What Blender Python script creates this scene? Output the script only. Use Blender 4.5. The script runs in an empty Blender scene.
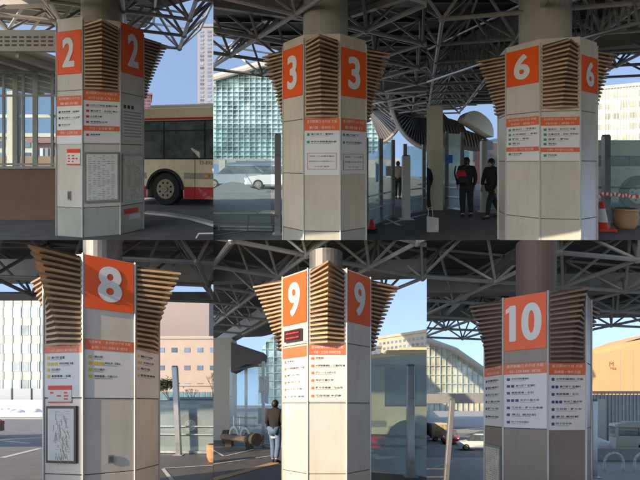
import bpy, bmesh, math, random
from mathutils import Vector, Matrix
random.seed(7)
R=math.radians; F=400.0; EYE=1.5; CX=320.0; YC=405.0
sc=bpy.context.scene; COL=sc.collection
# ------------------------------------------------------------------ materials
def mat(name,c,rough=.6,metal=0.,var=.12,scale=6.,bump=0.,spec=.5,kind=None,c2=None,tex='noise',coat=0.,rnd=None,rv=.3):
    m=bpy.data.materials.new(name); m.use_nodes=True; nt=m.node_tree; n=nt.nodes; l=nt.links
    b=n['Principled BSDF']; b.inputs['Roughness'].default_value=rough; b.inputs['Metallic'].default_value=metal
    b.inputs['Specular IOR Level'].default_value=spec; b.inputs['Coat Weight'].default_value=coat
    tc=n.new('ShaderNodeTexCoord')
    if tex=='brick':
        t=n.new('ShaderNodeTexBrick'); t.inputs['Scale'].default_value=scale
        t.inputs['Color1'].default_value=(*c,1); t.inputs['Color2'].default_value=(*(c2 or [v*.85 for v in c]),1)
        t.inputs['Mortar'].default_value=(*[v*.55 for v in c],1); t.inputs['Mortar Size'].default_value=.012
        l.new(tc.outputs['Object'],t.inputs['Vector']); base=t.outputs['Color']
    else:
        base=None
    nz=n.new('ShaderNodeTexNoise'); nz.inputs['Scale'].default_value=scale if tex!='brick' else 3.; nz.inputs['Detail'].default_value=8; nz.inputs['Roughness'].default_value=.65
    l.new(tc.outputs['Object'],nz.inputs['Vector'])
    mr=n.new('ShaderNodeMapRange'); mr.inputs['From Min'].default_value=.3; mr.inputs['From Max'].default_value=.7
    mr.inputs['To Min'].default_value=1-var; mr.inputs['To Max'].default_value=1+var
    l.new(nz.outputs['Fac'],mr.inputs['Value'])
    mx=n.new('ShaderNodeMix'); mx.data_type='RGBA'; mx.blend_type='MULTIPLY'; mx.inputs['Factor'].default_value=1
    if base: l.new(base,mx.inputs['A'])
    elif c2:
        m2=n.new('ShaderNodeMix'); m2.data_type='RGBA'; m2.inputs['A'].default_value=(*c,1); m2.inputs['B'].default_value=(*c2,1)
        l.new(nz.outputs['Fac'],m2.inputs['Factor']); l.new(m2.outputs['Result'],mx.inputs['A'])
    else: mx.inputs['A'].default_value=(*c,1)
    l.new(mr.outputs['Result'],mx.inputs['B']); out=mx.outputs['Result']
    if rnd:
        src=n.new('ShaderNodeNewGeometry').outputs['Random Per Island'] if rnd=='isl' else n.new('ShaderNodeObjectInfo').outputs['Random']
        rr=n.new('ShaderNodeMapRange'); rr.inputs['To Min'].default_value=1-rv; rr.inputs['To Max'].default_value=1+rv; l.new(src,rr.inputs['Value'])
        m3=n.new('ShaderNodeMix'); m3.data_type='RGBA'; m3.blend_type='MULTIPLY'; m3.inputs['Factor'].default_value=1; l.new(out,m3.inputs['A']); l.new(rr.outputs['Result'],m3.inputs['B']); out=m3.outputs['Result']
    if name.startswith('panel'):   # faint scuffs and streaks of dirt
        w=n.new('ShaderNodeTexNoise'); w.inputs['Scale'].default_value=2.2; w.inputs['Detail'].default_value=10; w.inputs['Distortion'].default_value=1.2
        mp=n.new('ShaderNodeMapping'); mp.inputs['Scale'].default_value=(3,3,.5); l.new(tc.outputs['Object'],mp.inputs['Vector']); l.new(mp.outputs['Vector'],w.inputs['Vector'])
        q=n.new('ShaderNodeMapRange'); q.inputs['From Min'].default_value=.48; q.inputs['From Max'].default_value=.72; q.inputs['To Min'].default_value=1; q.inputs['To Max'].default_value=.90; l.new(w.outputs['Fac'],q.inputs['Value'])
        m4=n.new('ShaderNodeMix'); m4.data_type='RGBA'; m4.blend_type='MULTIPLY'; m4.inputs['Factor'].default_value=1; l.new(out,m4.inputs['A']); l.new(q.outputs['Result'],m4.inputs['B']); out=m4.outputs['Result']
    l.new(out,b.inputs['Base Color'])
    r2=n.new('ShaderNodeMapRange'); r2.inputs['To Min'].default_value=max(0,rough-.12); r2.inputs['To Max'].default_value=min(1,rough+.12)
    l.new(nz.outputs['Fac'],r2.inputs['Value']); l.new(r2.outputs['Result'],b.inputs['Roughness'])
    if bump:
        bp=n.new('ShaderNodeBump'); bp.inputs['Strength'].default_value=bump; bp.inputs['Distance'].default_value=.01
        l.new(nz.outputs['Fac'],bp.inputs['Height']); l.new(bp.outputs['Normal'],b.inputs['Normal'])
    return m
def glass(name,tint,alpha=.25,rough=.03,c=(.5,.6,.6)):
    m=bpy.data.materials.new(name); m.use_nodes=True; nt=m.node_tree; n=nt.nodes; l=nt.links
    b=n['Principled BSDF']; b.inputs['Base Color'].default_value=(*c,1); b.inputs['Roughness'].default_value=rough
    tr=n.new('ShaderNodeBsdfTransparent'); tr.inputs['Color'].default_value=(*tint,1)
    mx=n.new('ShaderNodeMixShader'); fr=n.new('ShaderNodeFresnel'); fr.inputs['IOR'].default_value=1.45
    nz=n.new('ShaderNodeTexNoise'); nz.inputs['Scale'].default_value=1.3; nz.inputs['Detail'].default_value=5
    tc=n.new('ShaderNodeTexCoord'); l.new(tc.outputs['Object'],nz.inputs['Vector'])
    ad=n.new('ShaderNodeMath'); ad.operation='MULTIPLY_ADD'; l.new(nz.outputs['Fac'],ad.inputs[0]); ad.inputs[1].default_value=alpha*1.0; ad.inputs[2].default_value=alpha*.5
    ge=n.new('ShaderNodeNewGeometry'); ib=n.new('ShaderNodeMath'); ib.operation='SUBTRACT'; ib.inputs[0].default_value=1; l.new(ge.outputs['Backfacing'],ib.inputs[1])
    fb=n.new('ShaderNodeMath'); fb.operation='MULTIPLY'; l.new(fr.outputs[0],fb.inputs[0]); l.new(ib.outputs[0],fb.inputs[1])
    a2=n.new('ShaderNodeMath'); a2.operation='ADD'; a2.use_clamp=True; l.new(ad.outputs[0],a2.inputs[0]); l.new(fb.outputs[0],a2.inputs[1])
    l.new(a2.outputs[0],mx.inputs[0]); l.new(tr.outputs[0],mx.inputs[1]); l.new(b.outputs[0],mx.inputs[2])
    l.new(mx.outputs[0],n['Material Output'].inputs['Surface']); return m
def emit(name,c,s):
    m=mat(name,c); b=m.node_tree.nodes['Principled BSDF']; b.inputs['Emission Color'].default_value=(*c,1); b.inputs['Emission Strength'].default_value=s; return m
M=dict(
 panel=mat('panel_metal',(.66,.61,.52),.32,.1,.07,1.2,spec=.6), panel_grey=mat('panel_grey',(.44,.44,.37),.35,.1,.10,1.3),
 panel_cool=mat('panel_cool',(.36,.38,.42),.38,.2,.08,1.2), panel_shaded=mat('panel_shaded_brown',(.26,.22,.185),.4,.1,.1,1.3),  # brown-grey panel copy has its column's shade put into the colour
 cream_panel=mat('panel_cream',(.64,.56,.43),.4,.1,.08,1.3),
 groove=mat('groove',(.10,.10,.09),.8), trim=mat('corner_trim',(.62,.61,.57),.35,.3,.06),
 orange=mat('orange_plate',(.85,.115,.018),.35,0,.05,3), orange_b=mat('orange_band',(.72,.16,.06),.4,0,.06,3),
 white=mat('white_vinyl',(.72,.71,.68),.45,0,.05,3), ink=mat('ink',(.05,.05,.06),.6), inkred=mat('ink_red',(.55,.05,.04),.5), green=mat('route_green',(.04,.30,.16),.5),
 yellow=mat('route_yellow',(.70,.48,.03),.5), navy=mat('route_navy',(.05,.07,.22),.5), orangebox=mat('route_orange',(.65,.18,.05),.5),
 wood=mat('louvre_wood',(.52,.34,.19),.55,0,.25,9,rnd='isl',rv=.22,c2=(.38,.235,.12)), wooddark=mat('louvre_gap_shade',(.075,.045,.028),.8,0,.2,8),
 wood10=mat('shaded_wood',(.20,.125,.09),.6,0,.25,9,rnd='isl',rv=.22,c2=(.15,.09,.065)), wood10d=mat('shaded_gap_core',(.075,.045,.035),.8,0,.2,8),  # darkened copies of the louvre wood, shade put into the colour
 steel=mat('truss_steel',(.35,.35,.33),.42,.25,.15,5), steeld=mat('truss_dark',(.15,.15,.15),.5,.4,.2,5), deck=mat('roof_deck',(.11,.108,.105),.8,0,.35,.6),
 beam=mat('beam_paint',(.26,.25,.235),.6,0,.15,1.5), concrete=mat('concrete',(.34,.33,.30),.75,0,.15,2,bump=.2), pillar=mat('pillar_paint',(.40,.39,.35),.45,.1,.1,1.5),
 pole=mat('brushed_pole',(.42,.42,.40),.3,.7,.1,4), rail=mat('rail',(.42,.43,.43),.3,.7,.1,6),
 glass=glass('screen_glass',(.84,.92,.92),.20,.04,(.60,.70,.70)), glass2=glass('milky_glass',(.76,.88,.88),.42,.15,(.62,.72,.72)), clear=glass('window_glass',(.82,.88,.88),.1),
 frost=mat('frosted_film',(.62,.70,.72),.6,0,.05), dome=mat('dome_glass',(.09,.20,.22),.10,.25,.8,.5,spec=.9,c2=(.50,.66,.62)), mull=mat('mullion',(.46,.56,.55),.4,.3,.05),  # noise tones in the dome glass colour stand for reflections
 domelit=mat('dome_glass_lit',(.42,.45,.36),.12,.2,.45,.35,spec=.9,c2=(.62,.58,.42)),  # lit copy of the dome glass, warm light put into its colour
 asphalt=mat('asphalt',(.13,.12,.11),.8,0,.4,2.5,bump=.5), road=mat('road',(.19,.19,.19),.75,0,.35,1.3,bump=.4), paving=mat('paving_tiles',(.17,.135,.12),.65,0,.2,2.2,tex='brick'),
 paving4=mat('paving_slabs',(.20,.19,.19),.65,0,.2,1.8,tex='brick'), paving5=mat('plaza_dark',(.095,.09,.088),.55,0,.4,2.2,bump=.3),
 apron=mat('apron',(.50,.49,.48),.8,0,.3,.5,bump=.3), line=mat('road_paint',(.60,.60,.58),.6,0,.2,8), tactile=mat('tactile_paving',(.50,.33,.16),.6,0,.2,6), snow=mat('snow',(.68,.71,.76),.7,0,.08,1,bump=.5),
 brick=mat('brown_tile',(.26,.135,.085),.6,0,.18,4,tex='brick',c2=(.22,.11,.07)), fascia=mat('shelter_fascia',(.42,.38,.33),.6,0,.08,1.5), soffit=mat('shelter_soffit',(.55,.50,.43),.7,0,.08,1.5), alu=mat('aluminium_frame',(.45,.47,.45),.35,.5,.08,4),
 buscream=mat('bus_cream',(.80,.68,.45),.28,0,.05,1.5,coat=.5), busred=mat('bus_red',(.55,.03,.03),.3,0,.06,2,coat=.5), busgrey=mat('bus_stripe',(.36,.32,.27),.35), busdark=mat('bus_window',(.035,.045,.05),.06,0,.5,1.6,spec=.9,c2=(.13,.16,.16)),
 busbeige=mat('bus_beige',(.48,.43,.33),.35,0,.06,1.5), busblue=mat('bus_bluegrey',(.12,.17,.22),.35), tyre=mat('tyre',(.018,.018,.018),.85), rim=mat('rim',(.45,.38,.28),.35,.5,.15,9), under=mat('underbody',(.02,.02,.02),.9), amber=mat('amber_lamp',(.9,.32,.03),.3),
 tower=mat('tower_purple',(.20,.19,.215),.7,0,.08,.4), winblue=mat('window_blue',(.12,.17,.24),.12,0,.3,.5,rnd='obj',rv=.45,spec=.8), winpale=mat('window_pale',(.42,.50,.50),.15,0,.3,.4,rnd='obj',rv=.45,spec=.7), winwarm=mat('window_warm',(.30,.29,.20),.2,0,.3,.3,rnd='obj',rv=.5), bwhite=mat('building_white',(.52,.49,.42),.7,0,.06,.3),
 pillar10=mat('pillar_brown',(.17,.125,.10),.6,.1,.1,1.5), redbrown=mat('building_redbrown',(.28,.12,.11),.8,0,.1,.5), lilac=mat('building_lilac',(.25,.205,.20),.8,0,.06,.3), beige=mat('building_beige',(.40,.325,.265),.75,0,.08,.3), beige9=mat('building_sand',(.42,.35,.25),.75,0,.08,.3), yellowlit=mat('building_yellow_lit',(.55,.47,.26),.7,0,.06,.3), orangeb=mat('building_ochre_lit',(.60,.36,.17),.7,0,.05,.15),  # yellow and ochre walls have warm sunlight put into their colour
 black=mat('black_paint',(.012,.013,.016),.25,0,.2,3,coat=.6), carwhite=mat('car_white',(.68,.70,.72),.25,0,.05,2,coat=.6), cargrey=mat('car_grey',(.32,.35,.38),.3,.2,.05,2,coat=.5), carred=mat('car_red',(.55,.03,.03),.3,0,.05,2,coat=.5),
 lamp=mat('lamp_lens',(.75,.75,.72),.1), skin=mat('skin',(.48,.29,.20),.55,0,.05), hair=mat('hair',(.012,.010,.010),.6), cloth=mat('black_cloth',(.020,.020,.023),.85,0,.5,7,bump=1.), jacket=mat('dark_olive_jacket',(.011,.010,.010),.85,0,.3,9,bump=.3), jeans=mat('jeans',(.10,.16,.26),.8,0,.25,14), shirt=mat('white_shirt',(.6,.6,.6),.8), red_nylon=mat('red_nylon',(.42,.02,.03),.6,0,.15,9), beigecoat=mat('tan_coat',(.30,.20,.13),.85),
 paperw=mat('poster_paper',(.68,.67,.61),.5,0,.06,5), mapp=mat('map_print',(.62,.58,.40),.5,0,.18,7,c2=(.66,.67,.60)), frame=mat('frame_grey',(.34,.33,.30),.4,.4,.08), framed=mat('frame_dark',(.055,.05,.045),.4,.2), led=mat('led_panel',(.06,.008,.012),.3), ledt=emit('led_text',(.5,.04,.02),.35),
 conered=mat('cone_red',(.75,.05,.02),.5), clay=mat('terracotta',(.42,.24,.12),.7,0,.15,5,bump=.2), soil=mat('soil',(.05,.035,.025),.95,0,.4,20,bump=.8), foliage=mat('foliage',(.055,.075,.035),.8,0,.4,3), bark=mat('bark',(.12,.09,.07),.9,0,.3,10), log=mat('log_wood',(.20,.13,.085),.75,0,.3,6,bump=.5), blue=mat('poster_blue',(.02,.20,.60),.5), pink=mat('poster_pink',(.50,.16,.17),.5,0,.3,6,c2=(.5,.35,.3)), fence=mat('grey_fence',(.34,.38,.42),.6), teal=mat('shopfront',(.10,.22,.24),.2,0,.3,.5), mesh=mat('screen_mesh',(.42,.40,.36),.6,0,.15,.8), ltruss=mat('lattice',(.16,.16,.17),.5,.4,.1), bagm=mat('paper_bag',(.62,.60,.54),.7), wrapm=mat('picture_wrap',(.62,.30,.12),.5,0,.6,2.5,c2=(.30,.42,.22)))
# ------------------------------------------------------------------ bays: six places side by side and one above the other
class BAY: pass
bay=None
def setbay(px0,px1,yh,upper):
    global bay
    b=BAY(); b.x0=px0; b.x1=px1; b.yh=yh; b.k=(YC-yh)/F; b.up=upper; b.planes=[]
    C=Vector((0,0,EYE))
    if px0: b.planes.append((C,Vector((-1,(px0-CX)/F,0))))
    if px1: b.planes.append((C,Vector((1,-(px1-CX)/F,0))))
    g=(YC-240.)/F
    b.planes.append((C,Vector((0,g,-1)) if upper else Vector((0,-g,1))))
    bay=b
def W(p): return Vector((p[0],p[1],p[2]+(bay.k*p[1] if bay else 0)))
def P(px,py,Y): return Vector(((px-CX)/F*Y,Y,EYE+(bay.yh-py)/F*Y))
def X(px,Y): return (px-CX)/F*Y
def Z(py,Y): return EYE+(bay.yh-py)/F*Y
def plan(px,py,z):
    Y=F*(z-EYE)/(bay.yh-py); return ((px-CX)/F*Y,Y)
def G(px,py):
    Y=F*EYE/(py-bay.yh); return Vector(((px-CX)/F*Y,Y,0))
class B:
    def __init__(s,mx=None): s.v=[]; s.f=[]; s.m=mx or Matrix.Identity(4)
    def add(s,vs,fs):
        o=len(s.v); s.v+=[s.m@Vector(v) for v in vs]; s.f+=[tuple(i+o for i in f) for f in fs]; return s
    def box(s,a,b):
        x0,x1=sorted((a[0],b[0])); y0,y1=sorted((a[1],b[1])); z0,z1=sorted((a[2],b[2]))
        return s.add([(x,y,z) for z in(z0,z1) for y in(y0,y1) for x in(x0,x1)],[(0,2,3,1),(4,5,7,6),(0,1,5,4),(2,6,7,3),(0,4,6,2),(1,3,7,5)])
    def bar(s,p,q,w,h):   # rectangular bar from p to q: w across, h in height
        p=Vector(p);q=Vector(q);d=(q-p).normalized(); up=Vector((0,0,1)) if abs(d.z)<.95 else Vector((0,1,0))
        a=d.cross(up).normalized()*w/2; c=a.cross(d).normalized()*h/2
        return s.add([p-a-c,p+a-c,p+a+c,p-a+c,q-a-c,q+a-c,q+a+c,q-a+c],[(0,1,2,3),(4,7,6,5),(0,4,5,1),(1,5,6,2),(2,6,7,3),(3,7,4,0)])
    def tube(s,p,q,r,n=6,r2=None):
        p=Vector(p);q=Vector(q);d=(q-p).normalized(); a=d.orthogonal().normalized(); c=d.cross(a); r2=r if r2 is None else r2
        vs=[p+(a*math.cos(t)+c*math.sin(t))*r for t in [2*math.pi*i/n for i in range(n)]]+[q+(a*math.cos(t)+c*math.sin(t))*r2 for t in [2*math.pi*i/n for i in range(n)]]
        return s.add(vs,[(i,(i+1)%n,n+(i+1)%n,n+i) for i in range(n)]+[tuple(range(n))[::-1],tuple(range(n,2*n))])
    def path(s,pts,r,n=6):
        for a,b in zip(pts,pts[1:]): s.tube(a,b,r,n)
        return s
    def prism(s,poly,z0,z1):
        n=len(poly); return s.add([(p[0],p[1],z0) for p in poly]+[(p[0],p[1],z1) for p in poly],[tuple(range(n))[::-1],tuple(range(n,2*n))]+[(i,(i+1)%n,n+(i+1)%n,n+i) for i in range(n)])
    def wall(s,poly,d):   # polygon of 3D points extruded by vector d
        n=len(poly); d=Vector(d); return s.add([Vector(p) for p in poly]+[Vector(p)+d for p in poly],[tuple(range(n)),tuple(range(n,2*n))[::-1]]+[(i,n+i,n+(i+1)%n,(i+1)%n) for i in range(n)])
    def lathe(s,c,prof,n=20):
        c=Vector(c); k=len(prof); vs=[c+Vector((r*math.cos(2*math.pi*i/n),r*math.sin(2*math.pi*i/n),z)) for r,z in prof for i in range(n)]
        fs=[(j*n+i,j*n+(i+1)%n,(j+1)*n+(i+1)%n,(j+1)*n+i) for j in range(k-1) for i in range(n)]+[tuple(range(n))[::-1],tuple(range((k-1)*n,k*n))]
        return s.add(vs,fs)
    def build(s,name,m,parent=None,label=None,clip=True,smooth=False,root=None,raw=False,bevel=0,**tagkw):
        if not s.v: return None
        vs=[Vector(v) if raw else W(v) for v in s.v]
        bm=bmesh.new(); bv=[bm.verts.new(v) for v in vs]
        for f in s.f:
            try: bm.faces.new([bv[i] for i in f])
            except ValueError: pass
        bm.normal_update()
        bmesh.ops.recalc_face_normals(bm,faces=bm.faces)
        if bevel: bmesh.ops.bevel(bm,geom=[e for e in bm.edges if e.is_manifold and e.calc_face_angle(0)>.5],offset=bevel,segments=1,affect='EDGES',clamp_overlap=True)
        if clip and bay:
            for co,no in bay.planes:
                if not bm.verts: break
                if max((v.co-co).dot(no) for v in bm.verts)<=1e-6: continue
                r=bmesh.ops.bisect_plane(bm,geom=bm.verts[:]+bm.edges[:]+bm.faces[:],plane_co=co,plane_no=no,clear_outer=True,dist=1e-6)
                ed=[e for e in r['geom_cut'] if isinstance(e,bmesh.types.BMEdge) and e.is_valid and e.is_boundary]
                if ed:
                    try: bmesh.ops.holes_fill(bm,edges=ed,sides=0)
                    except Exception: pass
        if not bm.faces: bm.free(); return None
        if parent is not None and 'wloc' in parent: o0=Vector(parent['wloc'])
        else:
            xs=[v.co for v in bm.verts]; o0=Vector((sum(v.x for v in xs)/len(xs),sum(v.y for v in xs)/len(xs),min(v.z for v in xs)))
        for v in bm.verts: v.co-=o0
        me=bpy.data.meshes.new(name); 
        if smooth:
            for f in bm.faces: f.smooth=True
        bm.to_mesh(me); bm.free(); me.materials.append(M[m] if isinstance(m,str) else m)
        o=bpy.data.objects.new(name,me); COL.objects.link(o)
        if parent is not None: o.parent=parent
        else: o.location=o0
        o['wloc']=list(o0)
        if label: o['label']=label
        for k_,v_ in tagkw.items(): o[k_]=v_
        return o
def thing(name,label,cat,base,group=None):
    o=bpy.data.objects.new(name,None); o.empty_display_size=.2; COL.objects.link(o); w=W(base); o.location=w; o['wloc']=list(w)
    o['label']=label; o['category']=cat
    if group: o['group']=group
    return o
# text -> mesh in its own plane, origin at its centre (x right, y up)
_tc={}
def textmesh(s,bold=0.,res=2):
    if len(s)<3 and s.isdigit(): res=8
    key=(s,bold)
    if key in _tc: return _tc[key]
    cu=bpy.data.curves.new('t','FONT'); cu.body=s; cu.size=1; cu.resolution_u=res; cu.offset=bold
    o=bpy.data.objects.new('t',cu); COL.objects.link(o); bpy.context.view_layer.update()
    me=bpy.data.meshes.new_from_object(o.evaluated_get(bpy.context.evaluated_depsgraph_get()))
    vs=[(v.co.x,v.co.y) for v in me.vertices]; fs=[tuple(p.vertices) for p in me.polygons]
    bpy.data.objects.remove(o); bpy.data.curves.remove(cu); bpy.data.meshes.remove(me)
    x0=min(v[0] for v in vs);x1=max(v[0] for v in vs);y0=min(v[1] for v in vs);y1=max(v[1] for v in vs)
    _tc[key]=([((x-(x0+x1)/2),(y-(y0+y1)/2)) for x,y in vs],fs,x1-x0,y1-y0); return _tc[key]
def put_text(b,s,c,u,v,h=None,w=None,bold=0.,left=False):
    vs,fs,tw,th=textmesh(s,bold); sy=(h/th); sx=sy if w is None else w/tw
    c=Vector(c)+(Vector(u)*(tw*sx/2) if left else Vector((0,0,0)))
    b.add([c+Vector(u)*(x*sx)+Vector(v)*(y*sy) for x,y in vs],fs)
# ------------------------------------------------------------------ the octagonal bus stop column
class Face: pass
def column(label,num,xc,Yc,rot,ratio,zt,zs,bodymats,slat=('wood','wooddark'),pillar=('pillar',.42,5.4),prot=(.10,.52),wingb=None,cap=.12,skip=(),elements=(),group='numbered bus stop columns with wooden louvres'):
    a=.62; b_=a*ratio; d=(a+b_*2**.5)/2; pts=[]
    for k in range(4):
        t=R(rot)+k*math.pi/2; n=Vector((math.cos(t),math.sin(t))); u=Vector((-n.y,n.x))
        pts+=[n*d-u*a/2,n*d+u*a/2]
    pts=[p+Vector((xc,Yc)) for p in pts]; c2=Vector((xc,Yc))
    th=thing('bus_stop_column',label,'bus stop column',(xc,Yc,0),group)
    faces=[]
    for i in range(8):
        f=Face(); p,q=pts[i],pts[(i+1)%8]; f.p,f.q=p,q; f.n=((p+q)/2-c2).normalized(); f.u=(q-p).normalized(); f.w=(q-p).length; f.mid=(p+q)/2; f.plaque=(i%2==0); faces.append(f)
    def at(f,u,z,o=0.): q=f.p+f.u*(f.w*u)+f.n*o; return Vector((q.x,q.y,z))
    def rect(bd,f,u0,u1,z0,z1,o,t=.004): bd.wall([at(f,u0,z0,o),at(f,u1,z0,o),at(f,u1,z1,o),at(f,u0,z1,o)],(f.n.x*t,f.n.y*t,0))
    # body: stacked cladding with fine seams
    B().prism([c2+(p-c2)*.985 for p in pts],0,zt+cap-.02).build('inner_core','groove',th)
    cuts=[.0]+zs+[zt+cap]
    for j,(z0,z1) in enumerate(zip(cuts,cuts[1:])):
        B().prism(pts,z0+(.006 if j else 0),z1-.006).build('cladding_panel',bodymats[min(j,len(bodymats)-1)],th,bevel=.004)
    for p in pts:
        o=(p-c2).normalized(); q=p+o*.006
        B().tube((q.x,q.y,.0),(q.x,q.y,zt+min(.05,cap)),.014,6).build('corner_trim','trim',th)
    # louvre wings
    wb=wingb
    for i in range(8):
        f=faces[i]
        if f.plaque or i in skip: continue
        if f.n.y>.75: continue
        N=int((zt-wb)/.066); sl=B(); 
        e0=f.p+f.n*.012+f.u*.02; e1=f.q+f.n*.012-f.u*.02
        for j in range(N):
            t=j/(N-1); z=wb+j*(zt-wb)/N; ap=f.mid+f.n*(prot[0]+(prot[1]-prot[0])*t**1.3)
            sl.prism([e0,ap,e1],z,z+.030)
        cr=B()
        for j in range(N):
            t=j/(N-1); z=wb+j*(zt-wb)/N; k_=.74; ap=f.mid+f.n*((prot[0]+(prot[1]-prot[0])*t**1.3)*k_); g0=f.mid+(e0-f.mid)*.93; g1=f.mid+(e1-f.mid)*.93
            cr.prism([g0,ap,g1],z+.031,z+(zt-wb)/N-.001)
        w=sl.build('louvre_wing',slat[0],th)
        if w: cr.build('gap_shade_core',slat[1],w)  # dark core added behind the slats, paints the shade in the gaps
    # pillar up to the canopy
    B().lathe((xc,Yc,0),[(pillar[1],zt+cap-.02),(pillar[1],pillar[2])],28).build('upper_pillar',pillar[0],th,smooth=False)
    B().lathe((xc,Yc,0),[(pillar[1]*1.05,zt+cap),(pillar[1]*1.05,zt+cap+.08)],28).build('pillar_collar','steel',th)
    # faces' fittings
    for el in elements:
        f=faces[el[0]%8]; kind=el[1]; zf=lambda py:EYE+(bay.yh-py)/F*f.mid.y
        if kind=='plaque':
            z1,z0=zf(el[2]),zf(el[3]); bd=B(); rect(bd,f,.03,.97,z0,z1,.004,.016); pl=bd.build('number_plaque','orange',th,label=el[4] if len(el)>4 else None)
            h=(z1-z0)*.66; uu=Vector((f.u.x,f.u.y,0)); tb=B(); ww=(f.w*.42 if len(num)==1 else f.w*.67)
            for q_,(sx,sz) in enumerate(((-1,0),(1,0),(0,1),(0,-1),(0,0),(-.7,-.7),(.7,.7),(-.7,.7),(.7,-.7))): put_text(tb,num,at(f,(.5 if len(num)==1 else .515)+sx*.026,(z0+z1)/2+sz*.013,.024+q_*.0004),uu,Vector((0,0,1)),h=h,w=ww,bold=.012)
            if num=='10':
                zc_=(z0+z1)/2+h/2; tb.wall([at(f,.075,zc_-.045,.024),at(f,.075,zc_-.115,.024),at(f,.19,zc_-.075,.024),at(f,.19,zc_-.002,.024)],(f.n.x*.003,f.n.y*.003,0))
            tb.build('number','white',pl)
        elif kind=='rect':
            _,_,u0,u1,y0,y1,m,name=el[:8]; bd=B(); rect(bd,f,u0,u1,zf(y1),zf(y0),el[8] if len(el)>8 else .004); bd.build(name,m,th)
        elif kind=='board':   # header band, rows of badges and text on white vinyl
            _,_,y0,yband,y1,head,rows,bm_=el[:8]; o=dict(el[8]) if len(el)>8 else {}
            bd=B(); rect(bd,f,.0+.02,.98,zf(y1),zf(y0),.003,.004); br=bd.build('route_board','white',th)
            uu=Vector((f.u.x,f.u.y,0)); vv=Vector((0,0,1))
            hb=B(); rect(hb,f,.02,.98,zf(yband),zf(y0),.0075,.003); hd=hb.build('header_band','orange_b',br)
            tb=B(); nl=len(head); hh=(zf(y0)-zf(yband))
            for i,s in enumerate(head): put_text(tb,s,at(f,.5,zf(y0)-hh*(i+.5)/nl,.012),uu,vv,h=hh/nl*.52,w=f.w*(.82 if i==0 else .7))
            tb.build('header_text','white',hd)
            tb=B(); gb=B()
            for (y,badges,s,ws) in rows:
                z=zf(y); bh=.042
                for k in range(badges): rect(gb,f,.09+k*.10,.09+k*.10+.075,z-bh/2,z+bh/2,.0075,.002)
                put_text(tb,s,at(f,.10+badges*.10,z+.006,.009),uu,vv,h=.034,w=f.w*ws,left=True,bold=.02)
                rect(tb,f,.10+badges*.10,.10+badges*.10+ws*.8,z-.026,z-.022,.008,.001)
            tb.build('route_text','ink',br); gb.build('route_badge',bm_,br)
            if o.get('band2'):
                ya,yb,s=o['band2']; hb=B(); rect(hb,f,.02,.98,zf(yb),zf(ya),.0075,.003); h2=hb.build('header_band','orange_b',br)
                tb=B(); put_text(tb,s,at(f,.5,(zf(ya)+zf(yb))/2,.012),uu,vv,h=(zf(ya)-zf(yb))*.55,w=f.w*.66); tb.build('header_text','white',h2)
        elif kind=='frame':
            _,_,u0,u1,y0,y1,fm,pm,lab=el[:9]; bd=B(); rect(bd,f,u0,u1,zf(y1),zf(y0),.004,.028); fr=bd.build('poster_frame',fm,th,label=lab)
            g=.07; bd=B(); dz=(zf(y0)-zf(y1))*.045; rect(bd,f,u0+g*.7,u1-g*.7,zf(y1)+dz,zf(y0)-dz,.0335,.002); pp=bd.build('poster',pm,fr)
            tb=B(); rs=random.Random(int(y0)); mode=el[9]
            if mode=='map':
                q=(.35,.9)
                for k in range(90):
                    u,v=rs.uniform(u0+.2,u1-.2),rs.uniform(.08,.92); L=rs.uniform(.04,.16); zz=zf(y1)+v*(zf(y0)-zf(y1)); hz=rs.random()<.5
                    A=at(f,u,zz,.0375); Bq=at(f,min(u1-.12,u+(L if hz else rs.uniform(-.03,.08))),zz+(0.0 if hz else -L*.7),.0375); tb.bar(A,Bq,.002,.0045)
            else:
                n=int((zf(y0)-zf(y1))/.035)
                for k in range(1,n-1):
                    zz=zf(y0)-dz-k*.035; 
                    for uu_ in range(6):
                        if rs.random()<.8:
                            ua=u0+.1+(u1-u0-.2)*uu_/6; rect(tb,f,ua,ua+(u1-u0-.2)/6*rs.uniform(.4,.85),zz,zz+.010,.0357,.001)
            tb.build('print','frame',pp)
        elif kind=='notice':
            _,_,u0,u1,y0,y1,s,hm=el[:8]; bd=B(); rect(bd,f,u0,u1,zf(y1),zf(y0),.009,.002); no=bd.build('paper_notice','paperw',th)
            uu=Vector((f.u.x,f.u.y,0)); z0,z1=zf(y1),zf(y0); bd=B(); rect(bd,f,u0,u1,z1-(z1-z0)*.25,z1,.0125,.001); rect(bd,f,u0,u1,z0,z0+(z1-z0)*.08,.0125,.001); bd.build('notice_band',hm,no)
            tb=B(); rs=random.Random(int(y0))
            for k in range(3):
                for j in range(3):
                    if rs.random()<.8: ua=u0+(u1-u0)*(.08+.3*j); zz=z0+(z1-z0)*(.18+.18*k); rect(tb,f,ua,ua+(u1-u0)*rs.uniform(.12,.24),zz,zz+(z1-z0)*.09,.0125,.001)
            tb.build('notice_print',hm if rs.random()<.5 else 'frame',no)
        elif kind=='boxed':
            _,_,u0,u1,y0,y1,rows=el[:7]; z0,z1=zf(y1),zf(y0); bd=B(); t=.006
            for (a0,a1,b0,b1) in ((u0,u1,z1-t,z1),(u0,u1,z0,z0+t),(u0,u0+.012,z0+t,z1-t),(u1-.012,u1,z0+t,z1-t)): rect(bd,f,a0,a1,b0,b1,.0085,.002)
            bx=bd.build('boxed_notice','inkred',th); uu=Vector((f.u.x,f.u.y,0)); tb=B()
            for i,s in enumerate(rows): put_text(tb,s,at(f,(u0+u1)/2,z1-(z1-z0)*(i+.6)/(len(rows)+.2),.011),uu,Vector((0,0,1)),h=.026,w=(u1-u0)*f.w*(.85,.9,.5)[i%3])
            tb.build('boxed_text','ink',bx)
        elif kind=='vent':
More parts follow.
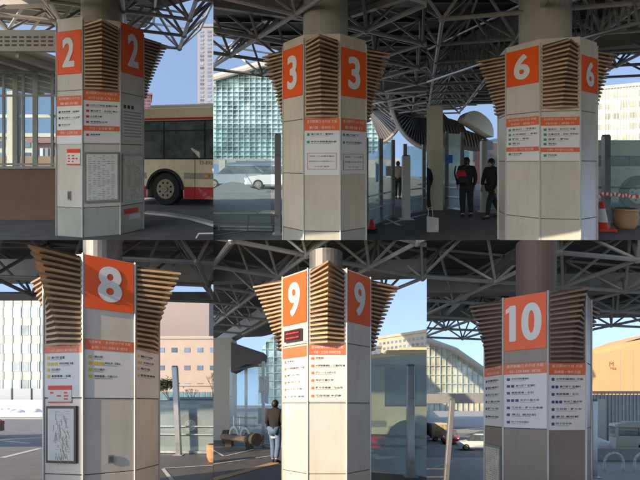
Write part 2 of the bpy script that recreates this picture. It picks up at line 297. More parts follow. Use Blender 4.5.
            _,_,u,y0,y1=el; bd=B(); rect(bd,f,u-.06,u+.06,zf(y1),zf(y0),.006,.008); v=bd.build('hatch_handle','frame',th); bd=B(); rect(bd,f,u-.035,u+.035,zf(y1)+.02,zf(y0)-.02,.016,.002); bd.build('handle_recess','groove',v)
        elif kind=='led':
            _,_,u0,u1,y0,y1=el; bd=B(); rect(bd,f,u0,u1,zf(y1),zf(y0),.006,.04); l_=bd.build('led_sign','framed',th); bd=B(); rect(bd,f,u0+.03,u1-.03,zf(y1)+.015,zf(y0)-.015,.048,.002); l2=bd.build('screen','led',l_)
            tb=B(); rs=random.Random(5)
            for k in range(2):
                for j in range(9):
                    ua=u0+.08+j*(u1-u0-.16)/9; zz=zf(y1)+(zf(y0)-zf(y1))*(.25+.4*k); rect(tb,f,ua,ua+.045,zz,zz+.02*rs.uniform(.7,1.2),.052,.001)
            tb.build('led_text','ledt',l2)
    return th,faces
# ------------------------------------------------------------------ canopy: roof deck, beams and a double-layer space frame
def inpoly(x,y,poly):
    c=False; n=len(poly)
    for i in range(n):
        x1,y1=poly[i]; x2,y2=poly[(i+1)%n]
        if (y1>y)!=(y2>y) and x<(x2-x1)*(y-y1)/(y2-y1)+x1: c=not c
    return c
def canopy(label,deckpoly,framepoly,purl=True,*,zr=5.3,zb=4.35,s=1.8,rot=0,r=.045,beams=(),m='steel',mb='beam',dr=.03,holes=(),rf=.035):
    xs=[p[0] for p in framepoly]; ys=[p[1] for p in framepoly]; cx,cy=sum(xs)/len(xs),sum(ys)/len(ys)
    th=thing('canopy',label,'canopy',(cx,cy,zb),'steel canopies over the bus stops')
    for dp in (deckpoly if isinstance(deckpoly[0][0],(tuple,list)) else [deckpoly]): B().prism(dp,zr+.08,zr+.28).build('roof_deck','deck',th)
    ca,sa=math.cos(R(rot)),math.sin(R(rot)); g=lambda i,j,z:(cx+(i*ca-j*sa)*s,cy+(i*sa+j*ca)*s,z)
    rng=range(-26,27); f=B(); d=f; nodes=f
    ok=lambda i,j:inpoly(*g(i,j,0)[:2],framepoly)
    for i in rng:
        for j in rng:
            if not ok(i,j): continue
            p=g(i,j,zb); nodes.lathe((p[0],p[1],p[2]),[(.03,-.07),(.075,-.03),(.075,.03),(.03,.07)],8)
            for di,dj in ((1,0),(0,1)):
                if ok(i+di,j+dj): f.tube(p,g(i+di,j+dj,zb),r,7)
            for di,dj in ((.5,.5),(-.5,.5),(.5,-.5),(-.5,-.5)):
                d.tube(p,g(i+di,j+dj,zr),rf,5)
            for di,dj in ((1,0),(0,1)): d.tube(g(i+.5,j+.5,zr),g(i+.5-di,j+.5-dj,zr),rf,5)
    f.build('space_frame',m,th)
    for (p,q,w,h,mm) in beams: B().bar(p,q,w,h).build('main_beam',mm or mb,th)
    # purlins under the deck
    pu=B(); y0,y1=min(ys),max(ys)
    if not purl: y1=y0
    for k in range(int((y1-y0)/1.1)):
        y=y0+k*1.1
        for dp in (deckpoly if isinstance(deckpoly[0][0],(tuple,list)) else [deckpoly]):
            X0=min(p[0] for p in dp); X1=max(p[0] for p in dp); seg=None; n=40
            for t in range(n+1):
                x=X0+(X1-X0)*t/n; ins=inpoly(x,y,dp)
                if ins and seg is None: seg=x
                if (not ins or t==n) and seg is not None:
                    if x-seg>.3: pu.box((seg,y-.04,zr-.02),(x,y+.04,zr+.076))
                    seg=None
    pu.build('purlin','steeld',th)
    return th
def facade(name,label,px0,Y0,px1,Y1,py_t,py_b,depth,rows,cols,wm,gm,fw=.6,fh=.55,z0=None,cat='building',group=None,top=None,mull=0,mm='mull',mw=.12,roofbits=True,zt=None,start=.02):
    a=Vector((X(px0,Y0),Y0)); b=Vector((X(px1,Y1),Y1)); Ym=(Y0+Y1)/2
    zt=Z(py_t,Ym) if zt is None else zt; zb=Z(py_b,Ym) if py_b is not None else 0; zz0=zb if z0 is None else z0
    u=(b-a).normalized(); n=Vector((-u.y,u.x)); n=n if n.y>0 else -n; L=(b-a).length
    th=thing(name,label,cat,(*(a+b)/2,zz0),group); c=a+n*depth; d=b+n*depth
    B().prism([a,b,d,c],zz0,zt).build('wall',wm,th)
    if roofbits: B().prism([a-u*.25-n*.25,b+u*.25-n*.25,d+u*.25+n*.25,c-u*.25+n*.25],zt,zt+(zt-zb)*.02+.25).build('parapet',wm,th)
    H=(zt-zb)*.97
    for r_ in range(rows):
        for k in range(cols):
            x0=L*(start+(k+(1-fw)/2)/cols*(1-2*start)); x1=x0+L/cols*fw*(1-2*start); y0=zb+H*(r_+(1-fh)/2)/rows; y1=y0+H/rows*fh
            p=a+u*x0-n*.08; q=a+u*x1-n*.08
            w=B().wall([(p.x,p.y,y0),(q.x,q.y,y0),(q.x,q.y,y1),(p.x,p.y,y1)],(n.x*.06,n.y*.06,0)).build('window',gm,th)
    if mull:
        for k in range(mull+1):
            p=a+u*(L*k/mull)-n*.2; B().bar((p.x,p.y,zb),(p.x,p.y,zt),mw,mw).build('mullion',mm,th)
    return th
def poly_building(name,label,pts,Y,gm,nx,ny,mm='mull',edge='beam',cat='building',depth=6,slope=0):
    P3=[P(x,y,Y) for x,y in pts]; xs=[p.x for p in P3]; zs=[p.z for p in P3]
    th=thing(name,label,cat,(sum(xs)/len(xs),Y,min(zs)))
    B().wall(P3,(0,depth,0)).build('glass_wall',gm,th)
    po=[(p.x,p.z) for p in P3]; mb=B()
    def runs(vert,c,lo,hi):
        n=160; seg=None; out=[]
        for t in range(n+1):
            v=lo+(hi-lo)*t/n; ins=inpoly(c,v,po) if vert else inpoly(v,c,po)
            if ins and seg is None: seg=v
            if (not ins or t==n) and seg is not None: out.append((seg,v)); seg=None
        return out
    x0,x1,z0,z1=min(xs),max(xs),min(zs),max(zs); w=Y*(.0007 if nx<30 else .00042)
    for i in range(1,nx):
        c=x0+(x1-x0)*i/nx
        for a,b in runs(True,c,z0,z1): mb.box((c-w,Y-.25,a),(c+w,Y-.02,b))
    for i in range(1,ny):
        c=z0+(z1-z0)*i/ny
        for a,b in runs(False,c,x0,x1): mb.box((a,Y-.2,c-w),(b,Y-.03,c+w))
    mb.build('mullion_grid',mm,th); return th,P3
# ------------------------------------------------------------------ street things
def ring(n,r): return [(r*math.cos(2*math.pi*i/n),r*math.sin(2*math.pi*i/n)) for i in range(n)]
def wheel(th,mx,x,r,side,w=.26,rimm='rim',y0=0):
    # wheel axis along local y; side=-1 outer face towards -y
    b=B(mx); prof=[(r*.62,0),(r*.93,0),(r,.04),(r,w-.04),(r*.93,w),(r*.62,w)]; n=28
    def lat(prof,n,yo):
        vs=[];k=len(prof)
        for rr,yy in prof:
            for i in range(n): t=2*math.pi*i/n; vs.append((x+rr*math.cos(t),yo+yy,r+rr*math.sin(t)))
        fs=[(j*n+i,j*n+(i+1)%n,(j+1)*n+(i+1)%n,(j+1)*n+i) for j in range(k-1) for i in range(n)]+[tuple(range(n)),tuple(range((k-1)*n,k*n))]
        return vs,fs
    b.add(*lat(prof,n,y0)); wh=b.build('wheel','tyre',th)
    if not wh: return
    b=B(mx); b.add(*lat([(r*.60,-.012),(r*.60,.01)],n,y0)); 
    rm=b.build('rim',rimm,wh)
    b=B(mx); b.add(*lat([(r*.16,-.05),(r*.2,-.013)],12,y0)); 
    b.build('hub','steel',wh)
    b=B(mx)
    for i in range(8):
        t=2*math.pi*(i+.5)/8; cxn,czn=x+r*.40*math.cos(t),r+r*.40*math.sin(t)
        vs=[(cxn+r*.075*math.cos(q),y0-.0145,czn+r*.075*math.sin(q)) for q in [2*math.pi*k/8 for k in range(8)]]; b.add(vs,[tuple(range(8))])
    b.build('rim_hole','under',wh)
def bus(label,x,y,ang,L=9,H=2.95,W_=2.3,wheels=(2,7),body='buscream',lower='busred',r=.48,wins=7,z0=.3,number=None,roofc=None,front=None,group='buses waiting at the stops',stripe=True,start=0,nearx=None,x0w=.35,lampx=None,doorx=None,z=0):
    mx=Matrix.Translation((x,y,z))@Matrix.Rotation(R(ang),4,'Z')
    th=thing('bus',label,'bus',(x,y,z),group)
    # body side profile with wheel arches cut, extruded in depth
    sk=z0; top=H; pr=[(0,sk)]
    for w in wheels:
        for i in range(11):
            t=math.pi-math.pi*i/10; pr.append((w+ (r*1.22)*math.cos(t),max(sk,r*.98+(r*1.22)*math.sin(t)) if 0<i<10 else sk))
    pr+= [(L,sk),(L,top-.25),(L-.15,top-.05),(L-.5,top),(.5,top),(.15,top-.05),(0,top-.25)]
    B(mx).wall([(p[0],0,p[1]) for p in pr],(0,W_,0)).build('body',body,th,bevel=.02)
    B(mx).box((.2,.25,sk-.02),(L-.2,W_-.25,sk+.9)).build('underbody','under',th)
    # lower stripe between wheels
    edges=[0]+[e for w in wheels for e in(w-r*1.28,w+r*1.28)]+[L]
    for a,b in zip(edges[::2],edges[1::2]):
        if b-a>.1: B(mx).box((a+.01,-.012,sk+.01),(b-.01,-.002,sk+.36)).build('skirt_stripe',lower,th)
    if stripe:
        for a,b in zip(edges[::2],edges[1::2]): B(mx).box((a,-.010,sk+.60),(b,-.002,sk+.78)).build('side_stripe','busgrey',th)
    for w in wheels:
        ar=B(mx); pts=[]
        for i in range(17):
            t=math.pi*i/16; pts.append((math.cos(t),math.sin(t)))
        for (c1,s1),(c2,s2) in zip(pts,pts[1:]):
            vs=[(w+rr*c,yy,r*.98+rr*s_) for (c,s_) in((c1,s1),(c2,s2)) for rr in(r*1.12,r*1.27) for yy in(-.03,.02)]
            ar.add(vs,[(0,1,3,2),(4,6,7,5),(0,4,5,1),(2,3,7,6),(0,2,6,4),(1,5,7,3)])
        ar.build('wheel_arch','under',th); wheel(th,mx,w,r,-1,y0=.03); wheel(th,mx,w,r,-1,y0=W_-.28)
    # window band
    zb,zt_=sk+1.22,top-.42; wl=(L-.6)/wins
    B(mx).box((x0w,-.006,zb-.04),(L-.25,.0,zt_+.04)).build('window_band','under',th)
    for k in range(wins):
        a=x0w+.02+k*(L-.25-x0w)/wins; b=a+(L-.25-x0w)/wins-.05
        w_=B(mx).box((a,-.016,zb),(b,-.008,zt_)).build('window','busdark',th)
        if w_ : B(mx).box((a+.02,-.024,zt_-.28),(b-.02,-.018,zt_-.25)).build('window_rail','under',w_)
    B(mx).box((.0,-.012,top-.36),(L,-.002,top-.30)).build('roof_line',roofc or lower,th)
    # end face: windscreen
    fs=B(mx).box((-.012,.15,sk+1.0),(-.002,W_-.15,top-.3)).build('windscreen','busdark',th)
    if front: B(mx).box((-.02,.2,top-.28),(-.004,W_-.2,top-.08)).build('destination_display',front,th)
    B(mx).box((-.015,.1,sk+.3),(-.003,.5,sk+.5)).build('headlight','lamp',th); B(mx).box((-.015,W_-.5,sk+.3),(-.003,W_-.1,sk+.5)).build('headlight','lamp',th)
    B(mx).box((.8,.4,top+.002),(L*.5,W_-.4,top+.16)).build('roof_unit',body,th,bevel=.03)
    if number:
        tb=B(mx); put_text(tb,number[0],(number[1],-.006,number[2]),(1,0,0),(0,0,1),h=.11); tb.build('fleet_number','ink',th)
    if lampx: B(mx).box((lampx-.07,-.04,sk+.64),(lampx+.07,-.012,sk+.74)).build('marker_lamp','amber',th,bevel=.01)
    if doorx:
        for q in doorx: B(mx).box((q,-.014,sk),(q+.012,-.0125,top-.4)).build('door_seam','under',th)
    return th
def car(label,x,y,ang,body='carwhite',L=4.2,H=1.45,W_=1.7,group='parked cars',z=0):
    mx=Matrix.Translation((x,y,z))@Matrix.Rotation(R(ang),4,'Z'); th=thing('parked_car',label,'car',(x,y,z),group); h=H
    pr=[(0,.3),(.05,.62),(.25,.78),(1.0,.88),(L-.35,.92),(L-.02,.75),(L,.3)]
    b=B(mx); n=len(pr); vs=[]
    for yy,sx in((0,.96),(.12,1),(W_-.12,1),(W_,.96)): vs+=[((p[0]-L/2)*sx+L/2,yy,p[1]) for p in pr]
    fs=[(j*n+i,j*n+(i+1)%n,(j+1)*n+(i+1)%n,(j+1)*n+i) for j in range(3) for i in range(n)]+[tuple(range(n)),tuple(range(3*n,4*n))[::-1]]
    b.add(vs,fs); b.build('body',body,th,bevel=.03)
    g=[(.95,.86),(1.55,h-.04),(2.0,h),(L-1.1,h-.02),(L-.4,.90)]; b=B(mx); n=5; vs=[(p[0],.12 if i in(0,4) else .25,p[1]) for i,p in enumerate(g)]+[(p[0],W_-(.12 if i in(0,4) else .25),p[1]) for i,p in enumerate(g)]
    b.add(vs,[tuple(range(n)),tuple(range(n,2*n))[::-1]]+[(i,(i+1)%n,n+(i+1)%n,n+i) for i in range(n)]); b.build('windows','busdark',th)
    B(mx).wall([(1.5,.23,h-.05),(2.0,.23,h+.012),(L-1.1,.23,h),(L-1.0,.23,h-.06)],(0,W_-.46,0)).build('roof',body,th)
    for wx in(.8,L-.8):
        for yy in(-.01,W_-.21): wheel(th,mx,wx,.31,-1,w=.2,y0=yy)
    for yy in(.12,W_-.45): B(mx).box((-.01,yy,.58),(.06,yy+.33,.72)).build('headlight','lamp',th)
    for yy in(.12,W_-.45): B(mx).box((L-.06,yy,.62),(L+.01,yy+.33,.76)).build('tail_light','carred',th)
    return th
def screen(label,a,b,ht,n=1,posts=True,pm='pole',gm='glass',rails=(.45,.75),group='glass wind screens beside the bus stops',z0=.12,pr=.05,ht2=None):
    a=Vector((a[0],a[1],0)); b=Vector((b[0],b[1],0)); th=thing('glass_screen',label,'glass screen',(a+b)/2,group); u=(b-a).normalized(); nn=Vector((-u.y,u.x,0)); ht2=ht if ht2 is None else ht2
    for k in range(n):
        p=a.lerp(b,k/n)+u*.05; q=a.lerp(b,(k+1)/n)-u*.05; h0=ht+(ht2-ht)*k/n; h1=ht+(ht2-ht)*(k+1)/n
        B().wall([p+Vector((0,0,z0)),q+Vector((0,0,z0)),q+Vector((0,0,h1)),p+Vector((0,0,h0))],nn*.012).build('glass_pane',gm,th)
    if posts:
        for k in range(n+1):
            p=a.lerp(b,k/n); h=ht+(ht2-ht)*k/n; B().box((p.x-pr,p.y-pr,0),(p.x+pr,p.y+pr,h+.06)).build('post',pm,th)
    for z in rails: B().bar(a+nn*-.06+Vector((0,0,z)),b+nn*-.06+Vector((0,0,z)),.035,.035).build('rail','rail',th)
    B().bar(a+Vector((0,0,z0-.04)),b+Vector((0,0,z0-.04)),.05,.07).build('bottom_rail','rail',th)
    return th
def post(label,x,y,h,r=.06,m='pole',group='tall steel posts beside the columns',lean=0):
    th=thing('steel_post',label,'post',(x,y,0),group)
    B().bar((x,y,0),(x+lean,y,h),r*2,r*2).build('shaft',m,th,bevel=.01); B().box((x-r*1.8,y-r*1.8,.002),(x+r*1.8,y+r*1.8,.03)).build('foot_plate',m,th)
    B().box((x+lean-r*.8,y-r*.8,h+.002),(x+lean+r*.8,y+r*.8,h+.03)).build('cap','steeld',th)
    return th
def sheet(name,pts,z,m,thick=0,label=None,clip=True,**kw):
    b=B()
    if thick: b.prism(pts,z-thick,z)
    else: b.add([(p[0],p[1],z) for p in pts],[tuple(range(len(pts)))])
    o=b.build(name,m,clip=clip,label=label,**kw); return o
def tag(o,label,cat,group=None):
    if o: 
        o['label']=label; o['category']=cat
        if group: o['group']=group
    return o
# ------------------------------------------------------------------ people grown with the Skin modifier
def skinned(verts,edges,radii,root=0,sub=1):
    me=bpy.data.meshes.new('s'); me.from_pydata(verts,edges,[]); o=bpy.data.objects.new('s',me); COL.objects.link(o)
    md=o.modifiers.new('k','SKIN'); md.use_smooth_shade=True
    sv=me.skin_vertices[0].data
    for i,r_ in enumerate(radii): sv[i].radius=(r_ if isinstance(r_,tuple) else (r_,r_)); sv[i].use_root=(i==root)
    s=o.modifiers.new('u','SUBSURF'); s.levels=sub; s.render_levels=sub
    bpy.context.view_layer.update(); m2=bpy.data.meshes.new_from_object(o.evaluated_get(bpy.context.evaluated_depsgraph_get()))
    r=([tuple(v.co) for v in m2.vertices],[tuple(p.vertices) for p in m2.polygons]); bpy.data.objects.remove(o); bpy.data.meshes.remove(me); bpy.data.meshes.remove(m2); return r
def person(label,x,y,yaw,h=1.7,stride=.12,arm=(.12,.05),coat='cloth',legs='cloth',shoe='under',coatlen=.45,elb=(.0,.0),group='people waiting and walking at the stops',hem=None,headturn=0,lean=0,wide=1.):
    s=h/1.75; mx=Matrix.Translation((x,y,0))@Matrix.Rotation(R(yaw),4,'Z')@Matrix.Diagonal((s*wide,s*wide,s,1))
    th=thing('person',label,'person',(x,y,0),group)
    # faces local -y ; legs stride along y
    L={}; st=stride
    hipz=.92; J=dict(pel=(0,0,.95),sp=(0,lean*.3,1.15),ch=(0,lean*.7,1.36),nk=(0,lean,1.50),hd=(0,lean-.01,1.58),top=(0,lean-.005,1.68))
    for sd,sg in(('l',1),('r',-1)):
        d=sg*st; J['hip'+sd]=(.095*sg,0,.90); J['kn'+sd]=(.10*sg,-d*.62-.03,.50); J['an'+sd]=(.10*sg,-d*1.0+.03+(.04 if d<0 else 0),.09 if d>=0 else .12); J['to'+sd]=(.11*sg,-d*1.0-.13,.035)
        a=arm[0] if sg>0 else arm[1]; J['sh'+sd]=(.185*sg,lean*.9,1.42); J['el'+sd]=(.235*sg,lean*.8+a*.5+.02,1.14); J['wr'+sd]=(.235*sg,lean*.7+a*.2-.08-(elb[0] if sg>0 else elb[1]),.91+(elb[0] if sg>0 else elb[1])*.6); J['pa'+sd]=tuple(Vector(J['wr'+sd])+Vector((0,-.02,-.07)))
    names=list(J); idx={n:i for i,n in enumerate(names)}; V=[J[n] for n in names]
    rad=dict(pel=(.145,.105),sp=(.125,.09),ch=(.155,.10),nk=(.052,.055),hd=(.078,.095),top=(.060,.075))
    for sd in'lr': rad.update({'hip'+sd:(.085,.085),'kn'+sd:(.056,.06),'an'+sd:(.038,.045),'to'+sd:(.038,.028),'sh'+sd:(.055,.055),'el'+sd:(.042,.042),'wr'+sd:(.027,.027),'pa'+sd:(.036,.018)})
    Rd=[rad[n] for n in names]; E_=[('pel','sp'),('sp','ch'),('ch','nk'),('nk','hd'),('hd','top')]
    for sd in'lr': E_+=[('pel','hip'+sd),('hip'+sd,'kn'+sd),('kn'+sd,'an'+sd),('an'+sd,'to'+sd),('ch','sh'+sd),('sh'+sd,'el'+sd),('el'+sd,'wr'+sd),('wr'+sd,'pa'+sd)]
    E2=[(idx[a],idx[b]) for a,b in E_]
    for sd,sg in(('l',1),('r',-1)):   # fingers and thumb
        p=Vector(J['pa'+sd]); pi=idx['pa'+sd]
        for k,(off,ln) in enumerate(((-.028,.060),(-.010,.070),(.009,.066),(.026,.052))):
            i0=len(V); V+= [tuple(p+Vector((0,off,-.035))),tuple(p+Vector((-.010*sg,off,-.035-ln*.55))),tuple(p+Vector((-.026*sg,off,-.035-ln)))]; Rd+=[.009,.0085,.0075]; E2+=[(pi,i0),(i0,i0+1),(i0+1,i0+2)]
        i0=len(V); V+=[tuple(p+Vector((-.012*sg,-.042,.0))),tuple(p+Vector((-.024*sg,-.058,-.035)))]; Rd+=[.011,.009]; E2+=[(pi,i0),(i0,i0+1)]
    v,f=skinned(V,E2,Rd); b=B(mx); b.add(v,f)
    b.build('body','skin',th,smooth=True)
    # head details: nose, eyes, ears
    hb=B(mx); hb.lathe((0,J['hd'][1]-.098,J['hd'][2]),[(.004,.012),(.013,-.012),(.006,-.02)],8); hb.build('nose','skin',th)
    for sg in(1,-1):
        eb=B(mx); eb.lathe((.032*sg,J['hd'][1]-.086,J['hd'][2]+.022),[(.003,-.006),(.011,0),(.003,.006)],8); eb.build('eye','ink',th)
        eb=B(mx); eb.lathe((.082*sg,J['hd'][1]+.01,J['hd'][2]),[(.006,-.03),(.014,0),(.016,.02),(.006,.032)],8); eb.build('ear','skin',th)
    # hair cap
    n=14; hp=[]; hv=[];hf=[]; c=Vector((0,J['hd'][1]+.016,J['hd'][2]+.035))
    for j in range(8):
        ph=math.pi*.5*(1-j/7*1.62)
        for i in range(n):
            t=2*math.pi*i/n; rr=math.cos(ph); front=max(0,-math.sin(t)); zz=math.sin(ph)
            if zz<0: zz*= (1-front*1.0)*1.0; 
            w_=1+.05*math.sin(5*t+j)
            hv.append(c+Vector((.096*rr*math.cos(t)*w_,.108*rr*math.sin(t)*w_,.115*zz)))
    hf=[(j*n+i,j*n+(i+1)%n,(j+1)*n+(i+1)%n,(j+1)*n+i) for j in range(7) for i in range(n)]
    b=B(mx); b.add(hv,hf); b.build('hair','hair',th,smooth=True)
    # coat: torso + sleeves
    names=['pel','sp','ch','nkb']; V=[(0,0,.95-coatlen*.35),(0,lean*.3,1.15),(0,lean*.7,1.37),(0,lean,1.47),(0,lean,1.535)]; Rd=[(.19,.15),(.175,.14),(.195,.145),(.12,.115),(.085,.09)]; E2=[(0,1),(1,2),(2,3),(3,4)]
    for sd,sg in(('l',1),('r',-1)):
        i0=len(V); V+=[J['sh'+sd],J['el'+sd],tuple(Vector(J['wr'+sd])+Vector((0,.0,.02)))]; Rd+=[.078,.064,.050]; E2+=[(2,i0),(i0,i0+1),(i0+1,i0+2)]
    v,f=skinned(V,E2,Rd,1); b=B(mx); b.add(v,f); b.build('coat',coat,th,smooth=True)
    V=[(0,0,.93)];Rd=[(.155,.12)];E2=[]
    for sd,sg in(('l',1),('r',-1)):
        i0=len(V); V+=[J['hip'+sd],J['kn'+sd],tuple(Vector(J['an'+sd])+Vector((0,.0,.01)))]; Rd+=[(.115,.12),(.085,.09),(.062,.068)]; E2+=[(0,i0),(i0,i0+1),(i0+1,i0+2)]
    v,f=skinned(V,E2,Rd,0); b=B(mx); b.add(v,f); b.build('trousers',legs,th,smooth=True)
    for sd in'lr':
        a_=Vector(J['an'+sd]); t_=Vector(J['to'+sd]); v,f=skinned([tuple(a_+Vector((0,.05,-.035))),tuple(a_+Vector((0,-.02,-.03))),tuple(t_),tuple(t_+Vector((0,-.04,0)))],[(0,1),(1,2),(2,3)],[(.045,.045),(.05,.05),(.05,.036),(.04,.028)],1); b=B(mx); b.add(v,f); b.build('shoe',shoe,th,smooth=True)
    if hem:
        b=B(mx); b.lathe((0,0,.95-coatlen*.35-.13),[(.12,0),(.132,.03),(.132,.05)],16); b.build('shirt_hem',hem,th)
    return th,mx
# ================================================================== BAY 1: stop 2 (upper left)
T0,T1=640/3.,1280/3.
setbay(0,T0,156,True)
sheet('ground',[(-6,6.5),(20,6.5),(20,15.2),(-14,15.2)],0,'asphalt',thick=.3,kind='structure')
kb=[G(143,214),G(165,216),G(190,220),G(214,227)]; kc=[p+Vector((0,.28,0)) for p in kb]
sheet('road',[(p.x,p.y) for p in kc]+[(6,15),(-13.6,15),(-13.6,14)],.006,'road',kind='structure')
b=B()
for p,q,r_,s_ in zip(kb,kb[1:],kc,kc[1:]): b.prism([p[:2],q[:2],s_[:2],r_[:2]],.0,.05)
b.build('kerb','apron',kind='structure')
el1=[(4,'plaque',35,73.5),(4,'board',94,103,143,['北陸鉄道 金沢駅','のりば'],[(110,0,'東部車庫・橋場町','.'),(117,0,'兼六園下 金沢城','.'),(125,0,'小立野','.'),(133,0,'金沢学院大学','.')],'green')]
def rows(l): return [(y,n,s,w) for (y,n,s,w) in l]
el1=[(4,'plaque',31,74,'orange plate with a white 2 facing left'),(6,'plaque',27,75,'orange plate with a white 2 facing right'),
 (4,'board',96,106,144,['金沢駅東口 のりば','東部方面'],rows([(112,1,'東部車庫・橋場町',.7),(118,1,'兼六園下・小立野',.72),(125,1,'金沢大学',.35),(132.5,1,'金沢学院大',.5)]),'ink',{'band2':(130,135.5,'平日・土日祝 方面')}),
 (5,'board',91,101,143,['金沢駅東口のりば 東部方面','のりばあんない'],rows([(106,1,'ひがし茶屋街 橋場町方面',.72),(111.5,1,'兼六園下・金沢城 東山',.72),(117,1,'小立野方面',.30),(122.5,1,'金沢学院大学',.45),(135,1,'東部車庫',.26)]),'inkred',{'band2':(126,131,'平日・土日祝 運行')}),
 (4,'notice',.42,.92,149,165,'','conered'),(4,'vent',.50,191,200),
 (5,'frame',.05,.97,152,202,'frame','paperw','framed timetable with a grey metal frame','table'),
 (6,'rect',.07,.93,103,140,'paperw','timetable_sheet'),(6,'rect',.12,.22,106,109.5,'ink','header_mark',.009),(6,'rect',.28,.38,106,109.5,'ink','header_mark',.009),(6,'rect',.44,.54,106,109.5,'ink','header_mark',.009),
 (6,'frame',.06,.95,154,201,'pole','mapp','framed route map on yellow paper','map'),(6,'rect',.15,.75,208,213,'conered','small_sticker'),(6,'rect',.35,.85,214,219,'white','small_sticker')]
for k in range(9): el1.append((6,'rect',.12,.88,112+k*3,113.1+k*3,'frame','timetable_line',.009))
_Y=7.45; zc=lambda py,Y: Z(py,Y)
column('octagonal bus stop column numbered 2, beside the cream and red bus',"2",-4.446,8.161,73.3,1.0,zc(25,7.5),[zc(207,7.5),zc(144,7.5),zc(91,7.5)],['panel_grey','panel','panel','panel'],wingb=zc(89.5,7.45),elements=el1,pillar=('pillar',.38,5.2),skip=(3,))
# shelter behind on the left
sh=thing('waiting_shelter','brown tiled low wall with glass above and a vented pale fascia, left of column 2','shelter',(-7.5,9.4,0))
B().box((-9.6,9.4,0),(X(72,9.4),9.62,1.20)).build('tiled_wall','brick',sh); B().box((-9.6,9.36,1.202),(X(72,9.4),9.66,1.26)).build('wall_cap','alu',sh)
B().box((-9.6,8.0,3.60),(X(64,8.0),8.12,4.02)).build('fascia','fascia',sh)
b=B(); 
for k in range(9):
    x=-6.45+k*.145; 
    for z in (3.70,3.78,3.86): b.box((x,7.994,z),(x+.095,7.999,z+.035))
b.build('vent_grille','groove',sh)
B().box((-9.6,8.122,3.62),(X(72,9.4),13.5,3.70)).build('soffit','soffit',sh)
b=B(); 
for k in range(6): x=-9.3+k*.62; b.box((x,8.14,3.50),(x+.07,13.4,3.618))
b.build('soffit_rib','fascia',sh)
b=B()
for px in (-2,4.5,16,24,36,53,62): 
    x=X(px,9.5); w=.028 if px not in(16,36) else .055; B().box((x-w,9.46,1.262),(x+w,9.495,3.498)).build('window_frame','alu',sh)
for z in (1.28,2.9,3.46): B().box((-9.6,9.44,z),(X(72,9.4),9.455,z+.05)).build('window_rail','alu',sh)
B().box((-9.6,9.50,1.30),(X(70,9.4),9.512,3.49)).build('glass_pane','clear',sh)
for px in (13,): x=X(px,13); B().box((x-.12,12.9,0),(x+.12,13.2,3.6)).build('back_pillar','pillar',sh)
B().box((-14,13,.0),(X(66,13),13.1,1.5)).build('back_wall','brick',sh); B().box((-14,13.02,2.75),(X(66,13),13.1,2.85)).build('back_rail','alu',sh)
facade('office_building','pale office building seen through the shelter glass left of column 2',-60,34,62,34,137,None,9,3,9,'bwhite','winblue',roofbits=True)
facade('shop_building','low red brick building seen through the shelter glass left of column 2',34,24,66,24,143,None,5,2,6,'redbrown','winpale')
# the bus
bus('cream and red bus with dark windows behind column 2, numbered 33-895',X(118,12.4),12.45,-13.0,L=10,H=2.95,wheels=(1.62,7.0),r=.50,wins=7,z0=.22,number=('33-895',2.98,1.30),lampx=3.02,doorx=(2.62,),x0w=.25,stripe=True,roofc='busred')
facade('tower_building','tall slim purple grey tower at the right edge beyond the cream bus',197.5,95,236,95,27,118,25,22,5,'tower','winblue',fw=.5,fh=.55,z0=0)
facade('apartment_building','dark red brick block between column 2 and the sky',120,70,151,72,94,118,12,7,6,'redbrown','winblue',fh=.4,z0=0)
facade('low_building','low pale roofed building just above the roof of the cream bus',160,60,200,60,110,118,10,1,5,'beige','winblue',z0=0)
b=B(); p=G(196,238.5); pts=[p+Vector((0,0,0)),p+Vector((.05,0,.09)),p+Vector((.5,0,.10)),p+Vector((.56,0,0))]
tag(b.path(pts,.014,8).build('hoop_barrier','white'),'small white metal hoop on the asphalt in front of the cream bus','barrier')
zr=5.3
cp1=[[(-30,2.4),(3,2.4),(3,6.8),(-30,6.8)],[(-5.8,6.8),(3,6.8),plan(213,-14,5.3),plan(196,2,5.3),plan(160,12,5.3),plan(146,30,5.3),plan(110,34,5.3),(-9.7,11.5)]]
fp1=[(-5.4,6.4),(-4,2.4),(3,2.4),plan(240,30,4.5),plan(185,48,4.5),plan(150,60,4.5),plan(100,40,4.5),(-9.4,11.4)]
canopy('dark canopy of tubular trusses over column 2 and the brown wall',cp1,fp1,False,zr=5.3,zb=4.5,s=1.3,rot=24,r=.042,beams=[((-7,8.8,4.95),(-3.6,8.5,4.95),.25,.35,'beam'),((-5,6.2,5.1),(0,6.8,5.1),.22,.3,'concrete')])
